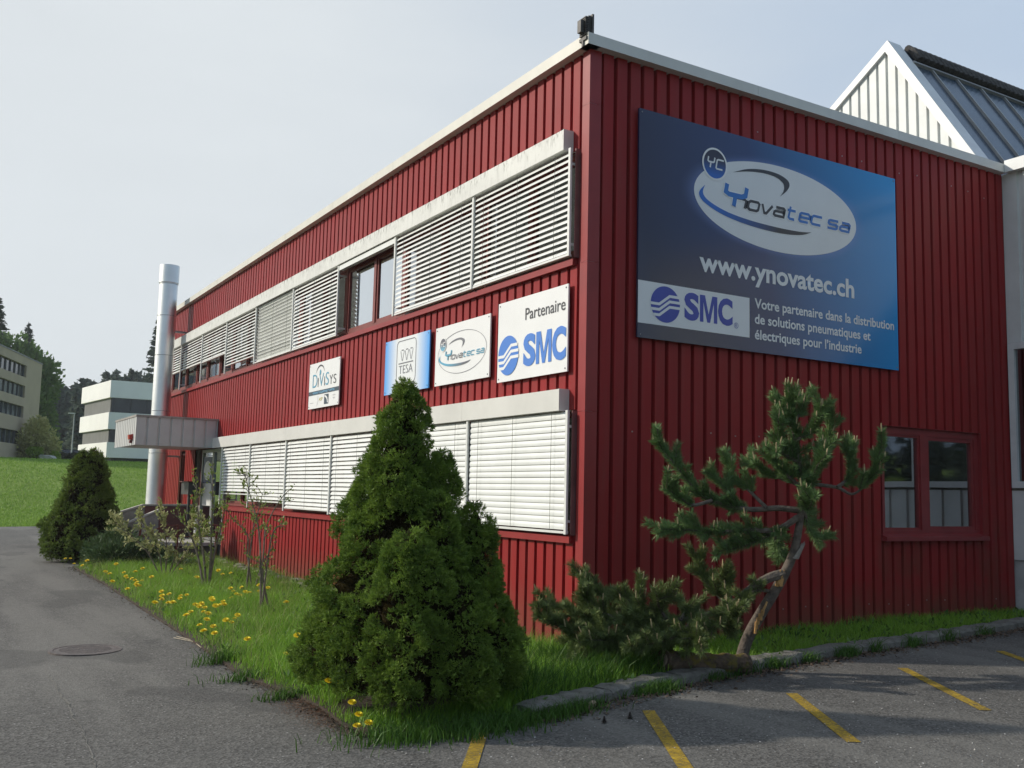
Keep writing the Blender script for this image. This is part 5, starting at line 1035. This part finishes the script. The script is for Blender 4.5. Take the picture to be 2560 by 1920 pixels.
# grass creeping along the kerb foot, at the conifer's foot and out of joints
kp = []
for cx_, cy_, n_, r_ in ((-3.1,-2.25,700,.28),(-2.75,-2.4,900,.3),(-2.3,-2.3,800,.25),(-1.85,-2.22,700,.2),(-1.5,-2.12,350,.14),(-.62,-1.92,500,.15),(-.45,-1.85,350,.12),(.35,-1.74,200,.1),(.75,-1.66,220,.1),(1.3,-1.57,250,.1),(1.9,-1.5,160,.09),(2.55,-1.45,500,.09),(3.1,-1.4,100,.07),(3.8,-1.36,180,.08),(4.6,-1.28,120,.08),(5.4,-1.2,160,.1),(-3.45,-.55,300,.14),(-3.42,.4,500,.2),(-3.5,1.4,300,.15)):
    kp.append(np.stack([rg.normal(cx_, r_, n_), rg.normal(cy_, r_*.4, n_), rg.uniform(.05, .2, n_)*rg.uniform(.6, 1.1)], 1))
kp = np.concatenate(kp); tag(blades('weedy_grass', kp[:, 0], kp[:, 1], za(kp[:, 0]), kp[:, 2], rg.uniform(.003, .006, len(kp)), foliage('dark_weed_grass', (.09, .19, .025), (.04, .1, .015), .7, .5, .3), rg, .9), kind='stuff')
n = 7000; tx = rg.uniform(-2.1, .3, n); ty = rg.uniform(-2.1, -.5, n); k = inpoly(tx, ty) & (edge_d(tx, ty, KERB) > .12) & (np.sin(tx*6+ty*4)*np.sin(ty*5-tx*2) > -.35); tx, ty = tx[k], ty[k]; n = len(tx)
tag(blades('tall_weeds', tx, ty, za(tx)+.02, rg.uniform(.14, .4, n), rg.uniform(.003, .007, n), MATS['dark_weed_grass'], rg, .6), kind='stuff')
# broad weed leaves
n = 9000; wx = np.concatenate([rg.uniform(-3.5, 0, n//2), rg.uniform(-2.2, 7.5, n//2)]); wy = np.concatenate([rg.uniform(-2, 13, n//2), rg.uniform(-2.1, -.1, n//2)]); k = inpoly(wx, wy) & (np.sin(wx*5+wy*2)*np.sin(wy*4-wx) > .05) & (np.hypot(wx+2.85, wy+1.4) > .9) & ((wx < -.5) | (wy < .1)); wx, wy = wx[k], wy[k]; n = len(wx)
a_ = rg.uniform(0, 6.28, n); A_ = np.stack([np.cos(a_), np.sin(a_), rg.uniform(.4, 2.2, n)], 1); ln = rg.uniform(.04, .09, n)
tag(npmesh('leafy_weeds', leaf_quads(np.stack([wx, wy, za(wx)+rg.uniform(.03, .14, n)], 1), A_, ln, ln*rg.uniform(.12, .26, n), rg), foliage('weed_leaves', (.13, .22, .05), (.05, .12, .02), .7, .5, .3)), kind='stuff')
# meadow tufts on the near slope
n = 70000; my = 36.4+rg.random(n)**1.2*25; mx_ = (my+9.1)*rg.uniform(-.0, .36, n)-6.4+(rg.random(n)-.5)*2
tag(blades('meadow_tufts', mx_, my, gh(mx_, my)-.02, rg.uniform(.06, .17, n), rg.uniform(.01, .025, n), foliage('meadow_blades', (.28, .42, .07), (.17, .3, .045), .6, .6, .3, vs=.3), rg, .8), kind='stuff')
# dandelions
M_dan = mat('dandelion_yellow', (.85, .66, .012), .7, var=.12, vs=60); M_stem = mat('flower_stem', (.2, .24, .07), .6, var=.15, vs=10)
DAND=[ (-3.56,14.20),(-3.33,14.85),(-3.51,12.08),(-3.47,13.23),(-3.37,12.53),(-3.26,10.53),(-3.00,11.34),(-3.27,10.10),(-3.09,10.01),(-3.06,9.57),(-3.20,9.16),(-2.81,10.22),(-2.72,10.27),(-3.05,8.89),(-3.17,8.84),(-2.96,8.81),(-2.92,8.45),(-3.44,8.67),(-3.25,7.97),(-3.45,7.31),(-3.37,7.21),(-3.16,7.92),(-3.30,7.49),(-1.89,10.70),(-2.10,8.62),(-2.04,8.74),(-1.63,9.08),(-1.48,9.22),(-1.37,9.25),(-3.43,5.27),(-3.33,5.60),(-3.26,5.75),(-3.14,6.05),(-3.23,5.82),(-3.21,6.23),(-3.26,5.31),(-3.36,4.80),(-3.16,5.38),(-3.10,5.48),(-2.89,6.21),(-2.89,6.00),(-2.99,4.84),(-3.05,4.47),(-2.93,4.77),(-2.82,4.88),(-2.93,4.58),(-2.86,4.61),(-3.04,4.24),(-3.15,4.18),(-3.20,4.25),(-2.67,4.83),(-2.76,4.53),(-2.80,4.23),(-3.08,3.76),(-3.01,3.85),(-3.39,3.00),(-3.35,2.92),(-3.29,2.76),(-3.21,2.67),(-3.50,2.35),(-3.54,1.90),(-2.96,3.15),(-2.94,3.08),(-2.86,3.44),(-2.17,6.29),(-2.00,6.58),(-1.92,6.63),(-2.30,5.62),(-2.25,5.65),(-2.13,5.73),(-2.07,5.79),(-1.96,5.88),(-1.70,6.42),(-1.68,6.29),(-1.61,6.16),(-1.84,4.50),(-3.35,1.31),(-3.08,0.70),(-2.91,0.97),(-3.39,3.67) ]
def dandelion(x, y, h, seed, label, group):
    rr = random.Random(seed); z = gz(x, .02); t = thing('dandelion', label, 'flower', (x, y, z), group); l = Vector((rr.uniform(-.03, .03), rr.uniform(-.03, .03), h))
    MB().tube([(x, y, z), (x+l.x*.4, y+l.y*.4, z+h*.5), (x+l.x, y+l.y, z+h)], .0026, 5).build('stem', M_stem, t)
    b = MB(); c = Vector((x, y, z))+l; tl = Vector((rr.uniform(-.35, .2), rr.uniform(-.5, .1), 1)).normalized(); u = tl.orthogonal().normalized(); v = tl.cross(u)
    for ring, (r0, r1, hz) in enumerate(((.006, .034, .004), (.004, .027, .012), (.0, .017, .018))):
        for k in range(14):
            a_ = 2*PI*(k+ring*.5)/14; d = u*math.cos(a_)+v*math.sin(a_); s = (v*math.cos(a_)-u*math.sin(a_))*.006; b.quad(c+d*r0-s*.5, c+d*r1+tl*hz-s, c+d*r1+tl*hz+s, c+d*r0+tl*.002+s*.5)
    b.build('flower_head', M_dan, t); return t
protos = None
for i, (x, y) in enumerate(DAND):
    h = random.Random(i).uniform(.13, .2); 
    if protos is None or len(protos) < 4:
        protos = (protos or [])+[dandelion(x, y, h, i, 'yellow dandelion in the grass strip between the asphalt drive and the long wall', 'dandelions along the drive')]
    else:
        p = protos[i % 4]; r = p.copy(); COL.objects.link(r); r.location = (x, y, gz(x, .02)); r.rotation_euler = (0, 0, random.Random(i).uniform(-.6, .6)); s_ = random.Random(i+99).uniform(1.0, 1.35); r.scale = (s_, s_, s_)
        for ch_ in p.children: c_ = ch_.copy(); COL.objects.link(c_); c_.parent = r
for i, (x, y, z) in enumerate([(-3.46,-1.46,-1.33),(-3.39,-1.55,-1.33),(-3.45,-1.86,-1.43),(-3.38,-1.94,-1.51),(-3.40,-2.09,-1.53),(-3.46,-2.05,-1.57)]): dandelion(x, y, max(.05, z-gz(x, .02)), 200+i, 'yellow dandelion at the foot of the large conifer', 'dandelions at the conifer foot')
# stones along the wall base
M_stone = mat('grey_stone', (.24, .22, .19), .9, var=.3, vs=9, bump=.6, bs=30); M_stonet = mat('tan_stone', (.38, .29, .19), .9, var=.25, vs=9, bump=.6, bs=30)
def rock(name, label, x, y, z, sx, sy, sz, m, seed, group=None):
    bm = bmesh.new(); bmesh.ops.create_icosphere(bm, subdivisions=2, radius=1); rr = random.Random(seed); ph_ = [rr.uniform(0, 6) for _ in range(6)]
    for v in bm.verts:
        p = v.co; s = 1+.16*math.sin(p.x*3+ph_[0])*math.sin(p.y*2.6+ph_[1])+.12*math.sin(p.z*4+ph_[2]+p.x*2); q = Vector((max(-.75, min(.75, p.x)), max(-.75, min(.75, p.y)), max(-.7, min(.7, p.z))))*s; v.co = Vector((q.x*sx, q.y*sy, q.z*sz))
    me = bpy.data.meshes.new(name); bm.to_mesh(me); bm.free(); me.transform(Matrix.Rotation(rr.uniform(-.3, .3), 4, 'Z')); me.transform(Matrix.Translation((x, y, z))); return tag(link(name, me, m, None, False, (x, y, z)), label, 'stone', group)
i = 0
for yy in np.arange(6.6, 14.6, .62):
    i += 1; rock('border_stone', 'rough grey stone laid along the foot of the long red wall', -.42+.08*math.sin(i*2.1), yy, gz(0, .06), .17+.04*math.sin(i), .24, .1, M_stone, i, 'stones along the wall foot')
for q, (x, y) in enumerate([(-.62, 8.3), (-.7, 9.0), (-.66, 10.6), (-.6, 11.9)]): rock('tan_stone', 'small tan stone lying in front of the grey wall-foot stones', x, y, gz(x, .05), .12, .13, .09, M_stonet, 40+q, 'tan stones by the wall foot')
rock('stone', 'flat pale stone lying against the kerb near the conifer', -1.42, -2.17, gz(-1.42, .03), .055, .03, .045, M_stonet, 61)
gt = thing('floor_grate', 'grey metal light-well grate in the bed at the wall foot', 'grate', (-.45, 5.9, gz(-.45))); b = MB(); z = gz(-.45, .05)
for i in range(16): b.box((-.8, 5.3+i*.07, z-.02), (-.1, 5.312+i*.07, z+.01))
b.build('bars', M_galv, gt); b = MB(); b.box((-.84, 5.24, z-.05), (-.8, 6.42, z+.012)); b.box((-.1, 5.24, z-.05), (-.06, 6.42, z+.012)); b.build('frame', M_galv, gt)
# litter: dry leaves along the kerb, needles below the conifer, pale chips, cones, twigs
def flakes(name, pts, s, m, rg, zoff=.008, asp=.5, tilt=.35):
    n = len(pts); P = np.stack([pts[:, 0], pts[:, 1], za(pts[:, 0])+zoff+rg.uniform(0, .006, n)], 1); a_ = rg.uniform(0, 6.28, n); A_ = np.stack([np.cos(a_), np.sin(a_), rg.normal(0, tilt, n)], 1); A_ = unit(A_); S = unit(np.cross(A_, np.array([0, 0, 1.])+rg.normal(0, tilt, (n, 3)))); sz = s*rg.uniform(.5, 1.5, n)[:, None]
    return tag(npmesh(name, np.stack([P, P+A_*sz*.5+S*sz*asp*.5, P+A_*sz, P+A_*sz*.5-S*sz*asp*.5], 1), m), kind='stuff')
kx = []
for _ in range(4200): s = rg.uniform(0, 9); x_, y_, dx, dy = kpt(s); o = .1+abs(rg.normal(0, .13)); kx.append((x_+dy*o, y_-dx*o))
flakes('leaf_litter', np.array(kx), .035, mat('dry_leaves', (.15, .095, .06), .9, var=.4, vs=9, island=.8, col2=(.05, .035, .025)), rg)
ex = []
for _ in range(2600): q = rg.uniform(0, len(BEDL)-1.001); j = int(q); f_ = q-j; ex.append((BEDL[j][0]*(1-f_)+BEDL[j+1][0]*f_-abs(rg.normal(0, .09))+.04, BEDL[j][1]*(1-f_)+BEDL[j+1][1]*f_+rg.normal(0, .05)))
flakes('edge_debris', np.array(ex), .03, mat('earthy_debris', (.12, .09, .06), .95, var=.4, vs=9, island=.8, col2=(.045, .037, .028)), rg)
nd = np.stack([rg.normal(-3.42, .13, 9000), rg.normal(-1.1, .42, 9000)], 1); flakes('needle_litter', nd, .018, mat('rust_brown_needles', (.19, .085, .04), .95, island=.8, col2=(.09, .045, .025)), rg, .005, .14)
ch_ = np.stack([rg.uniform(-5.5, 6, 2600), rg.uniform(-5.5, -1.6, 2600)], 1); ch_ = ch_[ch_[:, 1] < -2.0+.12*ch_[:, 0]]; flakes('pale_chips', ch_, .012, mat('pale_stone_chips', (.42, .41, .39), .9, island=.8, col2=(.2, .19, .18)), rg, .006, .8)
for x, y in ((-1.62, -2.62), (-1.35, -2.6)):
    c = MB()
    for k in range(6): c.lathe((x, y), [(.004, gz(x, .005+k*.008)), (.024-.003*k, gz(x, .01+k*.008)), (.004, gz(x, .013+k*.008))], 9)
    tag(c.build('pine_cone', mat('pine_cone_brown', (.04, .03, .025), .9, var=.3), None, False, (x, y, gz(x))), 'small dark pine cone lying on the asphalt near the conifer', 'pine cone', 'pine cones on the asphalt')
tw = MB(); TW = [(-3.63,3.29),(-3.49,2.88),(-3.45,2.31),(-3.35,1.96),(-3.25,1.62)]
for k in range(4): tw.tube([(x_+.03*k*math.sin(k+j), y_+.05*k, gz(x_, .012)) for j, (x_, y_) in enumerate(TW[k % 2:4+k % 2])], .005, 5)
tag(tw.build('dry_twigs', mat('bleached_straw', (.42, .36, .26), .9, var=.15), None, False, (-3.45, 2.3, gz(-3.45))), 'bleached dry stalks lying along the edge of the grass strip', 'twigs')
# ------------------------------------------------------------------ far trees
M_spr = foliage('dark_spruce', (.085, .115, .075), (.04, .06, .045), .6, .8, .15, vs=.4); M_dec = foliage('broadleaf_green', (.17, .27, .07), (.075, .135, .045), .6, .7, .3, vs=.4); M_wil = foliage('yellowish_willow', (.62, .58, .26), (.32, .33, .13), .6, .7, .2, vs=.5); M_lime = foliage('lime_shrub', (.3, .42, .06), (.15, .25, .03), .6, .7, .2)
def spruce_quads(x, y, z, h, r, nb, nq, s, rg, gap=0):
    t = np.sort(rg.random(nb))**.85; zz_ = z+h*(.04+.96*t); R_ = r*(1-t)**.9*rg.uniform(.72, 1.12, nb)+.05; th = rg.uniform(0, 2*PI, nb); k = (np.arange(nq)+.6)/nq; droop = .28-.5*t
    if gap: t = np.floor(t*h/.8)*.8/h+rg.normal(0, .012, nb); t = np.clip(t, 0, .985); zz_ = z+h*(.04+.96*t); R_ = r*(1-t)**.95*rg.uniform(.6, 1.2, nb)+.12
    out = np.stack([np.cos(th), np.sin(th)], 1)
    P = np.empty((nb, nq, 3)); P[..., :2] = np.array([x, y])+out[:, None, :]*(R_[:, None]*k)[..., None]; P[..., 2] = zz_[:, None]-(droop*R_)[:, None]*k**1.5
    A = np.empty((nb, nq, 3)); A[..., :2] = out[:, None, :]; A[..., 2] = -.25; P = P.reshape(-1, 3); A = A.reshape(-1, 3)+rg.normal(0, .45, (nb*nq, 3)); sz = s*rg.uniform(.6, 1.3, len(P))
    q = leaf_quads(P-unit(A)*sz[:, None]*.4, A, sz, sz*(.2 if gap else .3), rg); top = leaf_quads(np.array([[x, y, z+h-.06*h]]*3), np.array([[0, 0, 1.]]*3)+rg.normal(0, .05, (3, 3)), np.array([h*.07]*3), np.array([h*.006]*3), rg)
    return np.concatenate([q, top])
rg = np.random.default_rng(77)
for (x, y, z, h, r, nb, s, lab) in ((.0, 118.5, 3.2, 18.6, 4.3, 560, .6, 'tallest dark spruce at the left, rising behind the tan office block'), (6.8, 160.5, 4.5, 20.6, 4.2, 420, .6, 'single pointed spruce rising between the tan block and the hill'), (21.5, 136, 4, 19.7, 3.4, 420, .6, 'tall dark spruce half hidden behind the steel chimney')):
    t = thing('spruce_tree', lab, 'spruce', (x, y, z), 'spruces beyond the meadow'); npmesh('crown', spruce_quads(x, y, z+1, h-1, r, nb, 11, s, rg, True), M_spr, t); MB().tube([(x, y, z-1), (x, y, z+h*.95)], [.3, .04], 7).build('trunk', M_bark, t)
blobbush('broadleaf_tree', 'leafy green tree whose crown shows over the roof of the tan office block', 'tree', (2.9, 113, 3), [(1.5, 113, 13.2, 3.4, 3, 3.2), (4.3, 112, 11.5, 2.4, 2.5, 3), (-1.5, 113, 14, 3, 3, 3)], 11000, M_dec, 51, .45, .15, .3)
blobbush('broadleaf_tree', 'tall green tree beside the right edge of the tan office block', 'tree', (5.2, 111, 3), [(4.2, 111, 9.5, 1.5, 2.2, 3), (4.7, 110, 6.8, 1.5, 2, 3), (4.0, 112, 6, 1.6, 2, 3), (5.6, 111.5, 4.6, 1.3, 1.6, 1.8)], 11000, M_dec, 52, .4, .14, .3)
blobbush('willow_shrub', 'rounded yellowish half-leafed shrub in front of the tan office block', 'shrub', (2.1, 84.5, 1.9), [(2.1, 84.5, 4.0, 1.5, 1.4, 1.35), (1.1, 84.6, 3.2, 1.0, 1, .9), (3.1, 84.6, 3.3, 1.0, 1, 1.0), (2.2, 84.4, 5.0, .9, .9, .9)], 3800, M_wil, 53, .26, .07, .4)
blobbush('lime_shrub', 'small bright lime-green shrub below the yellowish shrub', 'shrub', (1.9, 83.2, 1.8), [(1.9, 83.2, 2.75, .55, .5, .4), (2.25, 83.3, 2.8, .4, .4, .35)], 900, M_lime, 54, .16, .06, .4)
blobbush('low_hedge', 'low dull brownish hedge along the top of the meadow', 'hedge', (3.0, 86, 1.9), [(-1+1.1*i, 85.5+.12*i, 2.35+.03*i, .8, .5, .35) for i in range(7)], 3000, foliage('brownish_hedge', (.07, .075, .03), (.035, .035, .018), .6), 55, .18, .05, .3)
blobbush('round_bush', 'small round yellow-green bush beside the pale boulder', 'shrub', (3.65, 83.8, 1.9), [(3.65, 83.8, 2.5, .42, .4, .38)], 500, M_lime, 56, .14, .05, .3)
rock('pale_boulder', 'low pale boulder lying in front of the shrubs at the meadow top', 2.9, 83, 2.3, .85, .5, .35, mat('pale_boulder_stone', (.5, .49, .45), .85, var=.12), 71)
# wooded hill (reads as one mass)
Q = []; n = 760
for i in range(n):
    a_ = rg.uniform(-.1, .42); d = rg.uniform(188 if a_ < .12 else 150, 240); x = -6.4+d*a_; y = -9.1+d; g0 = float(gh(np.array(x), np.array(y)))-.5; h = max(6, .18+d*(rg.uniform(.075, .113 if a_ < .1 else .103)+max(0, .1-a_)*.35+.008*math.sin(a_*45))-g0); Q.append(spruce_quads(x, y, g0, h, rg.uniform(1.9, 3.0), 60, 4, 1.25, rg))
tag(npmesh('forest', np.concatenate(Q), foliage('hill_forest', (.13, .165, .12), (.065, .09, .075), .6, .85, .25, vs=.05)), kind='stuff')
Q = []
for i in range(330):
    x = rg.uniform(-160, 240); y = rg.uniform(-140, -100); Q.append(spruce_quads(x, y, float(gh(np.array(x), np.array(y)))-.5, rg.uniform(8, 12), 3, 26, 3, 2.6, rg))
tag(npmesh('forest', np.concatenate(Q), MATS['hill_forest']), kind='stuff')
# ------------------------------------------------------------------ thin spring haze
hz = bpy.data.materials.new('haze'); hz.use_nodes = True; t = hz.node_tree; t.nodes.clear(); o_ = t.nodes.new('ShaderNodeOutputMaterial'); pv = t.nodes.new('ShaderNodeVolumePrincipled')
pv.inputs['Color'].default_value = (.9, .94, 1, 1); pv.inputs['Density'].default_value = .00038; pv.inputs['Anisotropy'].default_value = .3; t.links.new(pv.outputs[0], o_.inputs['Volume'])
tag(MB().box((-505, -405, -4), (505, 705, 62)).build('haze', hz), kind='stuff')
